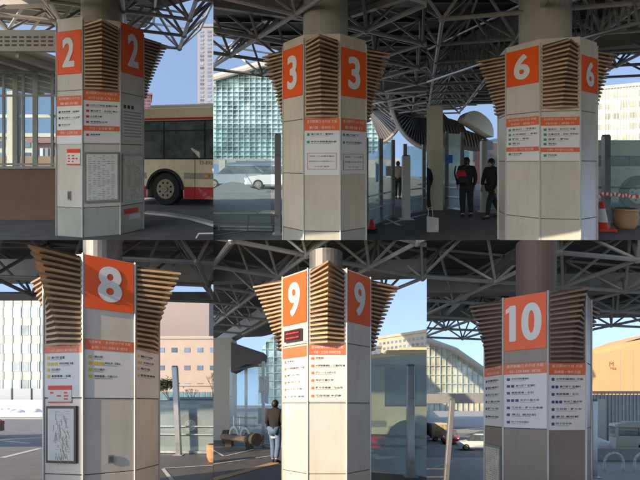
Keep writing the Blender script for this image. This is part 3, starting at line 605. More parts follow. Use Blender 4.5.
# ================================================================== BAY 2: stop 3 (upper middle)
setbay(T0,T1,164,True)
sheet('ground',[(-30,6.5),(30,6.5),(30,48),(-30,48)],0,'road',thick=.3,kind='structure')
pv=[G(366,240.5),G(366,218),G(392,206),G(428,203),(6,8),]
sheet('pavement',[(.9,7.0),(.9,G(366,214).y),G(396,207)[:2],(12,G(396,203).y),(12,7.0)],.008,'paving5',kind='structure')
def stripe(p,q,w=.1,z=.014,m='line'): 
    p=Vector(p);q=Vector(q); d=(q-p).normalized(); a=Vector((-d.y,d.x,0))*w/2; o=B().add([(v.x,v.y,z) for v in (p-a,q-a,q+a,p+a)],[(0,1,2,3)]).build('painted_line',m,kind='structure'); return o
stripe(G(384,225),G(428,214)); stripe(G(386,219),G(400,226)); stripe(G(214,236),G(262,229),.06)
el2=[(6,'plaque',48,97,'orange plate with a white 3 facing left'),(0,'plaque',50,97,'orange plate with a white 3 facing right'),
 (7,'board',118.5,130.5,175,['金沢駅東口 のりば 方面','兼六園・香林坊 行'],rows([(134.5,1,'兼六園下・香林坊',.62),(142,1,'金沢大学附属病院前',.70)]),'green'),
 (7,'boxed',.10,.90,153,169.5,['成田・小立野方面は','金沢学院行のバスを御利用ください','のりば 金沢']),
 (0,'board',119,131,174,['金沢駅のりば 方面','香林坊 行'],rows([(135.5,1,'兼六園下',.5),(143,1,'金沢大学病院',.62)]),'green'),
 (0,'boxed',.10,.88,154,170,['成田・小立野','方面は金沢行','のりば'])]
column('octagonal bus stop column numbered 3, between the glass hall and the wind screens',"3",.103,7.517,-50.42,1.0,Z(43,6.9),[Z(231,6.8),Z(173.5,6.8),Z(119,6.8)],['panel_grey','cream_panel','cream_panel','cream_panel'],wingb=Z(117,6.75),elements=el2,pillar=('pillar',.42,5.3),prot=(.10,.47))
poly_building('glass_hall','large glass hall with a curved roof behind column 3',[(150,92),(213,80),(262,66),(320,60),(362,90),(378,103),(388,113),(394,126),(393,140),(366,158),(150,160)],48,'dome',44,22)
b=B(); pp=[(150,90),(213,78),(262,64),(320,58),(362,88),(378,101),(388,111),(395,125)]
tag(b.path([P(x,y,47.4) for x,y in pp],.42,8).build('hall_roof_edge','fascia'),'brown curved roof edge along the top of the glass hall behind column 3','roof edge')
b=B(); b.box((X(150,46),46,Z(164,46)),(X(400,46),47,Z(158.5,46))); tag(b.build('concrete_beam','beam'),'grey horizontal beam under the glass hall behind column 3','beam')
for i,(px,Y) in enumerate(((222,45),(243,45),(262,45),(372,45),(390,45))):
    tag(B().box((X(px,Y)-.35,Y,0),(X(px,Y)+.35,Y+.7,Z(160,Y))).build('hall_pillar','concrete'),['first','second','third','fourth','fifth'][i]+' grey pillar from the left under the glass hall behind column 3','pillar','pillars under the glass hall')
bus('dark grey blue bus seen through the glass left of column 3',X(226,36),36,6,L=9,H=2.6,body='busblue',lower='busdark',wheels=(2,7),stripe=False,front='lamp',z=-.95)
car('pale grey car, nearer of two seen through glass left of column 3',X(200,24),24,4,'cargrey'); car('white car parked second from the left edge, seen through glass left of column 3',X(244,23),23,4,'carwhite')
screen('glass wind screen with white swoosh film, left of column 3',(X(205,8.9),8.9),(X(274,8.9),8.7),2.35,1,posts=False,gm='clear',rails=(.13,.42,))
b=B()
def swoosh(y0,pts,Y):
    b=B(); n=len(pts); b.wall([P(x,y,Y) for x,y in pts],(0,.004,0)); return b
sw=[(213,189),(222,184),(232,181.5),(242,183),(252,188),(262,191),(274,190),(274,192.5),(213,193)]
o=swoosh(0,sw,8.72); tag(o.build('swoosh_film','frost'),'pale frosted swoosh on the glass screen left of column 3','film')
o=B().path([P(x,y,8.71) for x,y in ((244,168),(247,176),(252,184),(260,189),(274,190))],.009,6); tag(o.build('swoosh_line','frost'),'thin curved white film line on the glass left of column 3','film')
b=thing('guard_rail','thin dark double guard rail in front of the glass left of column 3','guard rail',(X(240,8.4),8.4,0))
for z in (Z(215,8.4),Z(224,8.4)): B().tube((X(200,8.4),8.4,z),(X(275,8.4),8.4,z),.018,8).build('rail','steeld',b)
for px in (220,248): B().tube((X(px,8.4),8.4,Z(215,8.4)),(X(px-1,8.4),8.4,Z(231,8.4)),.016,8).build('bracket','steeld',b)
post('tall grey post left of column 3',X(278,8.5),8.5,Z(135,8.5),.065)
screen('first pair of glass screens right of column 3, behind the posters',(X(366,9.2),9.2),(X(393,11.2),11.2),Z(140,9.2),2,ht2=Z(142,11.2),gm='glass')
screen('farther glass screen at the right edge beside the thick light post right of column 3',(X(405,11.6),11.6),(X(440,13.5),13.5),Z(146,11.6),2,ht2=Z(147,13.5),gm='glass')
post('thick pale post between the two glass screens right of column 3',X(406,10.8),10.8,Z(156,10.8),.10,'trim')
tag(B().box((X(376,12),12,Z(182,12)),(X(383,12),12.03,Z(164,12))).build('poster','blue'),'blue poster behind the first glass screen right of column 3','poster')
tag(B().box((X(386,12),12,Z(176,12)),(X(391,12),12.03,Z(166,12))).build('poster','pink'),'pink poster behind the first glass screen right of column 3','poster')
person('person in a tan coat standing far off between the glass screens right of column 3',X(398,17),17,160,1.65,coat='beigecoat')
# curved dark louvred eaves of the hall
def eave(label,cx,cz,rx,rz,Y,D,a0,a1,n=30):
    th=thing('curved_eave',label,'eave',(cx,Y,cz),'curved dark eaves at the right of stop 3'); c=Vector((cx,Y,cz)); b=B(); 
    q=lambda t,s,y: Vector((cx+rx*s*math.cos(t),y,cz+rz*s*math.sin(t)))
    for i in range(n):
        t0=a0+(a1-a0)*i/n; t1=a0+(a1-a0)*(i+1)/n
        b.wall([q(t0,1,Y),q(t1,1,Y),q(t1,.3,Y+D*.5),q(t0,.3,Y+D*.5)],(0,.2,.0))
    b.build('soffit','deck',th); b=B()
    for i in range(n):
        t0=a0+(a1-a0)*i/n; b.bar(q(t0,1,Y-.1),q(t0,.3,Y+D*.5-.1),.07,.09)
    b.build('rib','ltruss',th); b=B().path([q(a0+(a1-a0)*i/n,1,Y-.12) for i in range(n+1)],.12,6); b.build('rim','beam',th)
eave('larger curved dark eave with ribs high above the glass screens right of column 3',X(372,26),Z(96,26),2.2,3.2,26,5,-1.3,.9)
eave('smaller curved dark eave with ribs at the right edge above the screens',X(436,22),Z(96,22),2.5,3.0,22,5,math.pi*.85,math.pi*1.6)
c_=thing('traffic_cone','small red cone with a black foot, low at the right of column 3','traffic cone',(X(371.5,8.7),8.7,0)); B().lathe((X(371.5,8.7),8.7,.0),[(.13,.005),(.13,.09)],12).build('base','under',c_); B().lathe((X(371.5,8.7),8.7,0),[(.09,.09),(.03,.30)],12).build('cone_body','conered',c_)
cp2=[(-6,1.0),(8,1.0),(14,40),(6,42),plan(372,118,5.3),plan(362,90,5.3),plan(300,60,5.3),plan(262,48,5.3),plan(213,38,5.3),(-12,9)]
fp2=[(-8,5.2),(9,5.2),(16,34),(8,34),plan(372,112,4.4),plan(340,92,4.4),plan(280,78,4.4),plan(200,68,4.4)]
canopy('space frame canopy above column 3 with long slanting tubes',cp2,fp2,zr=5.3,zb=4.3,s=1.7,rot=33,r=.048,rf=.036,beams=[((-8,9.2,4.95),(2.5,8.0,4.95),.4,.4,'beam'),((-6,6.2,4.6),(1.4,9.6,4.75),.12,.12,'steel'),((3.6,5.5,4.6),(.2,9,4.7),.12,.12,'steel'),((1,16,4.5),(12,13,4.5),.4,.5,'beam'),((-6,5.4,5.0),(6.5,6.6,5.0),.35,.35,'beam')])
# ================================================================== BAY 3: stop 6 (upper right)
setbay(T1,0,164,True)
sheet('ground',[(0,6.5),(40,6.5),(40,33),(0,33)],0,'paving',thick=.3,kind='structure')
sheet('road',[(2,14.2),(40,12.4),(40,32.5),(2,32.5)],.008,'road',kind='structure')
el3=[(4,'plaque',49.5,85,'orange plate with a white 6 facing the viewer'),(6,'plaque',57,92,'orange plate with a white 6 turned to the right'),
 (4,'board',117.5,126,161,['金沢駅東口のりば 方面','平和町・野田 行'],rows([(129.5,1,'香林坊・平和町',.7),(134.5,1,'大学病院・寺町',.74),(139,1,'野田・有松',.5),(143.5,1,'泉丘',.25),(154,1,'円光寺',.3)]),'green',{'band2':(147,151.5,'土日祝・平日 運行方面')}),
 (5,'board',117,125.5,161,['金沢駅東口のりば 平和町方面','円光寺・野田 行'],rows([(129.5,1,'香林坊・広小路 方面',.68),(134.5,1,'大桑住宅・寺町 平和町',.76),(139.5,1,'泉野・野田',.5),(144,1,'有松',.22),(155.5,1,'円光寺',.22)]),'green',{'band2':(147.5,152,'土日祝・平日 運行のりば方面')}),
 ]
column('octagonal bus stop column numbered 6, beside the terracotta planter',"6",4.228,7.529,33.21,1.0,Z(47,6.95),[Z(219,6.8),Z(161,6.8),Z(111,6.8)],['panel','panel','panel','panel'],wingb=Z(108,6.8),elements=el3,pillar=('pillar',.44,5.3),prot=(.14,.46))
facade('office_building','wide cream building with a white window grid behind the guard rail right of column 6',585,62,668,56,87,142,14,5,9,'bwhite','winwarm',fw=.72,fh=.50,z0=0,mull=27,mw=.07)
post('steel post behind column 6 and the red and white tape',X(606,9.3),9.3,Z(136,9.3),.07)
screen('glass guard screen with steel rails right of column 6',(X(596,9.5),9.5),(X(660,9.5),9.5),Z(140,9.5),1,posts=False,gm='glass',rails=(Z(187,9.5),Z(195,9.5)))
bus('dull beige bus behind the glass guard right of column 6',X(575,13.2),13.3,-5,L=9,H=2.15,body='busbeige',lower='busbeige',wheels=(2.05,7),r=.5,wins=6,stripe=True,z0=.25)
c_=thing('traffic_cone','red and white traffic cone by the foot of the steel post right of column 6','traffic cone',(X(602,9.0),9.0,0)); cx_=X(602,9.0)
B().box((cx_-.2,8.8,.01),(cx_+.2,9.2,.06)).build('base','conered',c_); B().lathe((cx_,9,0),[(.14,.06),(.115,.2)],14).build('cone_body','conered',c_); B().lathe((cx_,9,0),[(.115,.2),(.06,.5)],14).build('white_band','white',c_); B().lathe((cx_,9,0),[(.06,.5),(.035,.66)],14).build('cone_tip','conered',c_)
b=B(); w_=B(); rs=random.Random(3); pts=[P(x,y,8.95) for x,y in ((598,197),(604,193),(610,195),(616,194),(622,196),(627,195),(632,197),(642,196))]
for i,(p,q) in enumerate(zip(pts,pts[1:])):
    for k in range(3):
        a=p.lerp(q,k/3); c=p.lerp(q,(k+1)/3); (b if (i*3+k)%2 else w_).bar(a,c,.012,.07)
tp=thing('warning_tape','red and white warning tape tied along the rail above the planter','tape',pts[0]); b.build('red_band','conered',tp); w_.build('white_band','white',tp)
cx_=X(625.5,9.3); pl=thing('planter','round terracotta planter on the paving right of column 6','planter',(cx_,9.3,0),'terracotta planters')
B().lathe((cx_,9.3,0),[(.17,.002),(.225,.10),(.25,.26),(.235,.40),(.235,.43)],28).build('pot','clay',pl,smooth=True); B().lathe((cx_,9.3,0),[(.255,.43),(.265,.46),(.25,.475),(.22,.47)],28).build('rim','wood',pl); B().lathe((cx_,9.3,0),[(.215,.471),(.205,.48)],20).build('soil','soil',pl)
tag(B().box((X(416,13),13,0),(X(443,13),13.5,Z(106,13))).build('clad_pillar','bwhite'),'white clad pillar at the left edge of the stop 6 view','pillar')
screen('glass screen with a blue notice, left of the person with the red backpack',(X(433,13.6),13.6),(X(462,12.6),12.6),Z(133,13.6),2,gm='glass2',ht2=Z(134,12.6))
tag(B().box((X(447,13),12.9,Z(163,13)),(X(451.5,13),12.93,Z(155,13))).build('notice','blue'),'small blue notice on the glass screen left of the red backpack','notice')
screen('glass screen between the two people left of column 6',(X(484,12.8),12.8),(X(509,11.6),11.6),Z(141,12.8),1,gm='glass2',ht2=Z(136,11.6))
post('pale post between the two people left of column 6',X(483.5,12.5),12.5,Z(141,12.5),.085,'trim')
p1,m1=person('person in black seen from behind carrying a red backpack, left of column 6',X(466.5,11.2),11.2,172,1.72,stride=.05,coat='cloth',legs='cloth',coatlen=.75,group='people waiting and walking at the stops',arm=(.06,.05))
bp=thing('backpack','red and black backpack on the person in black left of column 6','backpack',(X(461.5,10.95),10.95,1.0)); bx=X(461.2,10.9)
v,f=skinned([(bx,10.92,1.02),(bx,10.90,1.2),(bx+.01,10.93,1.36)],[(0,1),(1,2)],[(.15,.12),(.17,.12),(.13,.08)],0); B().add(v,f).build('pack_body','red_nylon',bp,smooth=True)
B().box((bx-.12,10.73,1.0),(bx+.12,10.80,1.17)).build('front_pocket','cloth',bp,bevel=.02); B().path([(bx+.10,10.93,1.4),(bx+.18,11.05,1.47),(bx+.2,11.25,1.42)],.02,6).build('strap','cloth',bp); B().path([(bx-.12,10.93,1.05),(bx-.15,11.0,1.25),(bx-.08,11.1,1.44)],.02,6).build('strap','cloth',bp)
person('person in a dark suit striding left, half hidden behind column 6',X(492.5,11.0),11.0,-70,1.68,stride=.30,coat='cloth',legs='cloth',coatlen=.35,arm=(.2,-.2),lean=-.05)
person('person in dark clothes cut off by the left edge of the stop 6 view',X(424.5,12.2),12.2,190,1.6,coat='jacket',legs='cloth')
bg=thing('paper_bag','pale paper bag low at the left edge of the stop 6 view','bag',(X(431,8.9),8.9,0)); 
B().add([(X(426,8.9),8.8,Z(240.5,8.9)),(X(437,8.9),8.8,Z(240.5,8.9)),(X(437,8.9),9.0,Z(240.5,8.9)),(X(426,8.9),9.0,Z(240.5,8.9)),(X(426,8.9),8.86,Z(216,8.9)),(X(438.3,8.9),8.86,Z(218,8.9)),(X(438.3,8.9),8.94,Z(218,8.9)),(X(426,8.9),8.94,Z(216,8.9))],[(0,3,2,1),(4,5,6,7),(0,1,5,4),(1,2,6,5),(2,3,7,6),(3,0,4,7)]).build('bag_body','bagm',bg)
B().path([P(428,217,8.9),P(428.5,208,8.9),P(432,207,8.9),P(433,217,8.9)],.008,5).build('handle','bagm',bg)
# curved white canopy edge and dark lattice roof behind
cv=thing('curved_roof','white curved roof edge over a dark ribbed soffit, left of column 6','roof',P(478,125,24))
pp=[(464,121),(464.8,117),(467,113.5),(470.5,111.3),(474,110.6),(478,111.3),(482,113.4),(486,116.4),(489.5,120),(492,124),(493.4,129),(493.8,134)]; lo=[(493.6,137),(489,135.2),(484,132.2),(479,128.8),(474,125.6),(469,122.8)]
B().wall([P(x,y,24) for x,y in pp+lo],(0,1.2,0)).build('white_edge','bwhite',cv)
B().wall([P(x,y,25) for x,y in [(430,100),(448,118),(462,122),(466,130),(478,134),(493,142),(493,150),(440,142),(428,120)]],(0,3,0)).build('soffit','deck',cv); b=B()
for k in range(16): b.bar(P(440+k*3.3,122+k*1.2,24.9),P(446+k*3.0,142+k*.5,24.9),.06,.06)
b.build('rib','ltruss',cv)
tag(B().box((X(480,30),30,0),(X(515,30),32,Z(143,30))).build('kiosk','redbrown'),'dark red brown kiosk seen between the people left of column 6','kiosk')
facade('far_building','dark shopfront building behind the glass screens left of column 6',415,31,505,31,146,None,6,2,8,'bwhite','teal',fh=.6)
cp3=[(.4,1),(14,1),plan(650,56,5.3),plan(600,56,5.3),plan(560,70,5.3),plan(510,100,5.3),plan(470,106,5.3),plan(440,112,5.3),(0,36)]
fp3=[(2.6,5),(14,5),plan(660,76,4.4),plan(600,84,4.4),plan(550,100,4.4),plan(500,106,4.4),plan(462,112,4.4),plan(430,120,4.4),(1,28)]
canopy('broad canopy with deep lattice girders above column 6',cp3,fp3,zr=5.3,zb=4.35,s=1.7,rot=-14,r=.045,rf=.035,beams=[((3.6,12.5,4.7),(14,7.8,4.9),.5,.45,'concrete'),((1,24,4.6),(5.0,9.6,5.1),.35,.4,'beam')])
def girder(label,p,q,h,n,r,m='pole'):
    th=thing('lattice_girder',label,'girder',(Vector(p)+Vector(q))/2,'lattice girders of the canopies'); p=Vector(p);q=Vector(q); u=Vector((0,0,h))
    B().tube(p,q,r,8).build('lower_chord',m,th); B().tube(p+u,q+u,r,8).build('upper_chord',m,th); b=B()
    for k in range(n): a=p.lerp(q,k/n); c=p.lerp(q,(k+.5)/n); d=p.lerp(q,(k+1)/n); b.tube(a+u,c,r*.6,6); b.tube(c,d+u,r*.6,6); b.tube(a+u,a,r*.5,6)
    b.build('web_member',m,th); return th
girder('pale lattice girder rising from the left edge towards column 6',P(426,82,13.2),P(545,42,8.6),1.05,8,.045)
girder('second pale lattice girder crossing above column 6 towards the right edge',P(560,44,8.3),P(650,20,6.8),.8,5,.045)
# ================================================================== LOWER ROW: one level ground under stops 8, 9 and 10
setbay(0,T1,405,False)
g=sheet('terrain',[(-900,-30),(900,-30),(900,1800),(-900,1800)],-.02,'road',thick=3,kind='structure')
setbay(0,T0,405,False)
sheet('pavement',[(-30,3.0),(0,3.0),(0,11.4),(-30,11.4)],0,'paving4',kind='structure')
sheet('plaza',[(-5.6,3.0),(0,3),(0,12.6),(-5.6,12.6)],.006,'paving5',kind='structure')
stripe(G(163,469),G(216,465.5),.09,.016); stripe(G(163,469.5),G(172,481),.08,.016); stripe(G(-5,459),G(40,448),.2,-.012); stripe(G(-5,440),G(30,443),.14,-.012)
el4=[(6,'plaque',259.5,310.5),
 (6,'board',340.5,351,398,['北陸鉄道 ・金沢駅のりば 方面','金沢駅・ひがし茶屋街 兼六園方面'],rows([(358,1,'兼六園',.16),(358.2,0,'',.01),(364,3,'金沢大学・卯辰山',.30),(370.5,1,'石川県庁',.20),(377,1,'東部車庫・北鉄バス',.44)]),'yellow'),
 (5,'board',343,353,397,['金沢駅のりば 方面','ひがし茶屋街 兼六園方面'],rows([(358,1,'兼六園 橋場',.34),(364,3,'金沢大学前 方面',.36),(370,1,'石川県庁',.24),(376.5,1,'東部車庫・北鉄',.5)]),'yellow'),
 (7,'board',341,349.5,398,['のりば 方面','兼六園方面'],rows([(358,1,'兼六園',.5),(364,2,'金沢大学',.45),(370,1,'県庁前',.4),(376.5,1,'東部車庫前',.6)]),'yellow'),
 (5,'notice',.12,.72,385.5,403,'','conered'),(5,'frame',.10,.86,406,463,'framed','paperw','dark framed street map on white paper','map'),(6,'vent',.52,455,463.5)]
el4=[e for e in el4]
for e in el4:
    if e[1]=='board': e[6][:]=[r for r in e[6] if r[2]]
column('octagonal bus stop column numbered 8, with a dark framed map',"8",-3.25,5.99,35.0,.95,Z(258,5.3),[Z(474,5.3),Z(398,5.3),Z(340,5.3)],['panel','panel','panel','panel'],wingb=Z(345,5.2),elements=el4,pillar=('steeld',.26,5.2),prot=(.08,.53),cap=.03)
facade('office_building','white office building with a fine window grid at the left of stop 8',-70,88,76,88,300,None,18,6,16,'bwhite','winpale',fw=.88,fh=.55,mull=16,mw=.12)
B().wall([(-110,73,0),(-110,79,2.5),(-110,84,2.6),(-110,84,0)],(85,0,0)).build('snow_bank','snow',kind='structure')
b=B(); rs=random.Random(2)
for k in range(60): x=-58+k*.8; b.lathe((x*1.3-8,72.5+rs.uniform(-.6,.6),-.02),[(rs.uniform(.8,1.6),0),(1.0,.4+rs.uniform(0,.3)),(.3,.7+rs.uniform(0,.3))],9)
tag(b.build('snow_pile','snow',smooth=True,kind='stuff'),'ridge of ploughed snow along the far road left of column 8','snow')
b=thing('grey_fence','grey boarded fence behind the snow at the left of stop 8','fence',(-60,86,0)); B().box((-110,85.5,0),(-40,85.7,5.0)).build('board_panel','fence',b)
for k in range(16): B().box((-108+k*4.2,85.3,0),(-107.8+k*4.2,85.49,5.1)).build('fence_post','steeld',b)
sheet('kerb',[(-60,43),(-10,43),(-10,44.5),(-60,44.5)],.10,'concrete',thick=.12,kind='structure')
car('black car nosing in at the left edge beside column 8',X(8,17.2)-5.0,17.2,0,'black',L=3.6,H=1.35)
facade('tower_building','tall lilac brick building high behind the right wing of column 8',140,120,209,115,300,None,30,16,0,'lilac','winblue',roofbits=False)
facade('stair_tower','narrow pale tower at the right edge behind column 8',206,118,240,118,300,None,20,9,3,'beige','winblue',fw=.3,fh=.3)
facade('department_building','beige low building with wide windows behind the glass screen right of column 8',140,84,260,84,339,None,20,4,9,'beige','winblue',fw=.45,fh=.26)
facade('shop_building','glazed shopfront strip with white posts behind the snow right of column 8',150,80,240,80,386,None,3,1,16,'beige','teal',fw=.8,fh=.6)
sheet('snow_strip',[(-40,50),(-8,50),(-8,58),(-40,58)],.5,'snow',thick=.5,kind='structure')
def tree(label,x,y,h,cr,leaf=True,group='trees behind stop 8'):
    th=thing('tree',label,'tree',(x,y,0),group); rs=random.Random(int(x*10)); tr=B(); tips=[]
    def br(p,d,L,r,n):
        q=p+d*L; tr.tube(p,q,r,6,r*.65)
        if n==0: tips.append(q); return
        for k in range(3): dd=(d+Vector((rs.uniform(-.7,.7),rs.uniform(-.7,.7),rs.uniform(.0,.5)))).normalized(); br(q,dd,L*.68,r*.6,n-1)
    br(Vector((x,y,0)),Vector((0,0,1)),h*.36,h*.022,4); tr.build('trunk','bark',th)
    if leaf:
        b=B()
        for t in tips:
            for k in range(26):
                p=t+Vector((rs.gauss(0,cr),rs.gauss(0,cr),rs.gauss(0,cr*.8))); a=rs.uniform(0,6.3); s=h*.022; u=Vector((math.cos(a),math.sin(a),rs.uniform(-.6,.6)))*s; v=Vector((-math.sin(a),math.cos(a),rs.uniform(-1,1)))*s
                b.add([p-u,p+v,p+u,p-v],[(0,1,2,3)])
        b.build('crown','foliage',th)
tree('rounded bushy evergreen tree behind the post right of column 8',X(170,62),62,5.4,.42); tree('bare twiggy winter tree at the right edge behind stop 8',X(212,52),52,6.2,.3,False)
tree('bare tree in front of the beige building between the post and column 8',X(192,66),66,4.5,.3,False)
screen('dull teal glass wind screen on rails right of column 8',(X(140,12.4),12.4),(X(226,12.1),12.1),Z(401,12.3),1,posts=False,gm='glass',rails=(Z(426,12.3),Z(434,12.3)),z0=.1)
bus('blue grey bus seen dimly through the glass right of column 8',X(150,20),20,0,L=9,H=1.75,body='busblue',lower='busblue',wheels=(2,7),wins=6,stripe=False)
post('tall leaning steel post in front of the glass right of column 8',X(179,11.9),11.9,Z(367,11.9),.075,lean=-.12)
cx_=X(216,10.6); pl=thing('planter','terracotta planter at the right edge of the stop 8 view','planter',(cx_,10.6,0),'terracotta planters')
B().lathe((cx_,10.6,0),[(.18,.0),(.235,.12),(.25,.34),(.24,.40)],24).build('pot','clay',pl); B().lathe((cx_,10.6,0),[(.25,.40),(.265,.44),(.22,.46)],24).build('rim','wood',pl); B().lathe((cx_,10.6,0),[(.21,.461),(.2,.47)],20).build('soil','soil',pl)
cp4=[(-24,8.9),(0,8.9),plan(214,287,5.3),plan(150,287,5.3),plan(80,286,5.3),plan(-20,278,5.3)]
fp4=[(-20,7.4),(0,7.4),plan(230,308,4.3),plan(160,308,4.3),plan(90,306,4.3),plan(-30,304,4.3)]
canopy('dark truss canopy above column 8 with a pale building beyond',cp4,fp4,zr=5.3,zb=4.25,s=1.5,rot=8,r=.045,rf=.035,m='steeld',beams=[((-16,10.2,4.9),(0,10.2,4.9),.4,.5,'beam'),((-16,11.4,4.6),(0,11.4,4.6),.2,.2,'steeld')])
# ================================================================== BAY 5: stop 9 (lower middle)
setbay(T0,T1,405,False)
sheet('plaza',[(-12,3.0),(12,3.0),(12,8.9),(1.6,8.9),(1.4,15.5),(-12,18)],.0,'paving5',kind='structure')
stripe(G(212,464.5),G(271,456),.08,.008); stripe(G(212,449.5),G(224,456.5),.07,.008); stripe(G(224,456.5),G(262,447.5),.07,.008); stripe(G(212,480),G(277,462.5),.26,.007,'tactile')
el5=[(4,'plaque',275,324,'orange plate with a white 9 facing left'),(6,'plaque',275,324,'orange plate with a white 9 facing right'),(4,'led',.14,.82,330,341.5),
 (4,'rect',.02,.98,347,357.2,'orange_b','header_band'),(4,'board',357.5,357.9,401,[],rows([(361.5,1,'平和町',.3),(368.5,1,'大学附属病院 方面',.68),(375.5,1,'野々市',.5),(382.5,1,'金沢工大',.55),(389.5,1,'四十万 方面',.6),(397,1,'額住宅 南部',.68)]),'orangebox'),
 (5,'board',344.5,355,401,['金沢駅東口のりば 方面','平日・土日祝 平和町方面'],rows([(358.5,1,'平和町',.22),(366,1,'大学附属病院・工業試験場',.76),(373,1,'グリーンヒル四十万',.52),(380.5,1,'金沢工業大学',.46),(388,1,'野々市車庫・額住宅',.70),(396,1,'額住宅前 金沢南',.66)]),'orangebox'),
 (4,'rect',.10,.38,404,419,'paperw','taped_slip')]
column('octagonal bus stop column numbered 9, with a small red LED sign',"9",.109,7.16,45.55,1.0,Z(272,6.5),[Z(473,6.5),Z(403,6.5),Z(344,6.5)],['panel','panel','panel','panel'],wingb=Z(344,6.42),elements=el5,pillar=('steeld',.30,4.2),prot=(.14,.56),cap=.03)
tag(B().box((X(205,17),17,0),(X(232,17),18,Z(338,17))).build('clad_pillar','bwhite'),'white clad pillar at the left edge of the stop 9 view','pillar')
poly_building('glass_hall','pale curved glass hall glimpsed between the canopy and column 9',[(258,362),(262,348),(268,339),(278,334),(330,326),(330,404),(258,404)],50,'dome',9,10)
aw=thing('awning','dark slanted awning over the glass screens left of column 9','awning',P(245,360,15.2)); B().wall([P(x,y,15) for x,y in ((231,342),(252,349),(264,353),(262,365),(246,364),(231,372))],(0,1.0,.0)).build('canvas','deck',aw); B().tube(P(231,371,14.9),P(263,364,14.9),.04,6).build('front_rail','steeld',aw)
screen('row of glass screens with posters left of the person in jeans',(X(231,16.6),16.6),(X(283,13.6),13.6),Z(368,16.6),3,gm='glass',ht2=Z(360,13.6))
for (px,py,qx,qy,m,l) in ((259,376,269,393,'pink','pink poster high on the glass screen left of the person in jeans'),(261,392,268,403,'blue','blue poster below the pink one on the glass left of the person in jeans'),(258,408,268,424,'busblue','dark machine shape behind the glass, left of the person in jeans')):
    tag(B().box((X(px,15.4),15.4,Z(qy,15.4)),(X(qx,15.4),15.44,Z(py,15.4))).build('poster',m),l,'poster')
rk=thing('cycle_rail','low grey double rail in front of the glass screens left of column 9','rail',(X(240,15.6),15.6,0))
for py in (417,425): B().tube(P(231,py,15.9),P(256,py+1,14.9),.022,6).build('rail','rail',rk)
for px in (234,240,247,254): B().tube(P(px,416,15.6),P(px,429,15.6),.02,6).build('upright','rail',rk)
be=thing('log_bench','low wooden bench with two curved white arm hoops, left of the person in jeans','bench',(X(240,14),14,0))
A=Vector((X(224,14.6),14.9,.34)); Bq=Vector((X(254,13.6),13.5,.34)); 
B().bar(A,Bq,.5,.20).build('seat','log',be,bevel=.04); u=(Bq-A).normalized()
for t in (.14,.86):
    p=A.lerp(Bq,t); B().bar(p+Vector((0,-.22,-.22)),p+Vector((0,.22,-.22)),.22,.24).build('leg','bark',be)
for t in (.36,.76):
    c=A.lerp(Bq,t)+Vector((0,-.12,.02)); pts=[c+u*(.30*math.cos(a))+Vector((0,0,.30*math.sin(a)+.04)) for a in [math.pi*i/12 for i in range(13)]]
    b=B(); b.path(pts,.055,8); b.build('arm_hoop','white',be)
B().tube(A+Vector((-.1,0,-.02)),A+Vector((.1,-.0,-.02)),.26,14).build('log_end','bark',be); B().tube(Bq-u*.12,Bq+u*.2,.22,14).build('log_end','bark',be)
person('person in a dark jacket and blue jeans seen from behind, half hidden by column 9',X(275,10.3),10.35,160,1.66,stride=.08,coat='jacket',legs='jeans',coatlen=.40,hem='shirt',arm=(.05,.05))
facade('hotel_building','sand coloured hotel with a grid of windows beyond the bus right of column 9',377.5,110,440,96,335,None,26,13,14,'beige9','winblue',fw=.55,fh=.45)
facade('annex_building','lower yellow lit building in front of the hotel right of column 9',400,80,450,80,350,None,12,6,9,'yellowlit','winpale',fw=.6,fh=.35)  # yellow of the sunlight is put into the wall colour
facade('grey_building','small grey building just right of the lower wing of column 9',368,100,381,100,348,None,14,9,3,'tower','winblue')
screen('large glass wind screen with steel rails right of column 9',(X(365,9.0),9.0),(X(436,8.2),8.2),Z(359,9.0),1,posts=False,gm='glass2',rails=(Z(436,8.5),Z(446,8.5)),ht2=Z(352,8.2),z0=.02)
post('thick steel post in front of the glass right of column 9',X(410.5,8.3),8.3,Z(366,8.3),.075)
bus('cream bus with big windows and a red skirt behind the glass right of column 9',X(360,11.3),11.3,0,L=9,H=2.95,wheels=(1.35,7),wins=4,z0=.28,lower='busred',body='buscream',x0w=.7)
bus('second bus farther off, showing just right of column 9',X(362,24),24,0,L=4,H=2.3,wheels=(1,3),wins=3,body='busbeige',lower='busblue',stripe=False)
cp5=[(-10,9.0),plan(352,262,5.3),plan(427,255,5.3),plan(440,240,5.3),plan(440,262,5.3),plan(380,282,5.3),plan(352,296,5.3),plan(330,330,5.3),plan(262,340,5.3),plan(205,340,5.3),(-14,14)]
cp5=[(-9,8.9),(6,8.9),plan(432,266,5.3),plan(385,272,5.3),plan(352,290,5.3),plan(330,322,5.3),plan(262,338,5.3),plan(200,340,5.3),(-16,12)]
fp5=[(-9,5.6),(6,5.6),plan(440,288,4.4),plan(386,296,4.4),plan(350,305,4.4),plan(330,320,4.4),plan(262,336,4.4),plan(200,338,4.4),(-16,12)]
canopy('wide dark canopy above column 9 sloping away to the left',cp5,fp5,False,zr=5.3,zb=4.35,s=1.45,rot=28,r=.042,rf=.034,m='steel',beams=[((-6,22,4.6),(.4,9.2,4.6),.4,.45,'beam'),((-6,11,4.9),(4,10,4.9),.3,.3,'beam'),((.9,9.2,4.6),(3,9.2,4.7),.3,.3,'beam')])
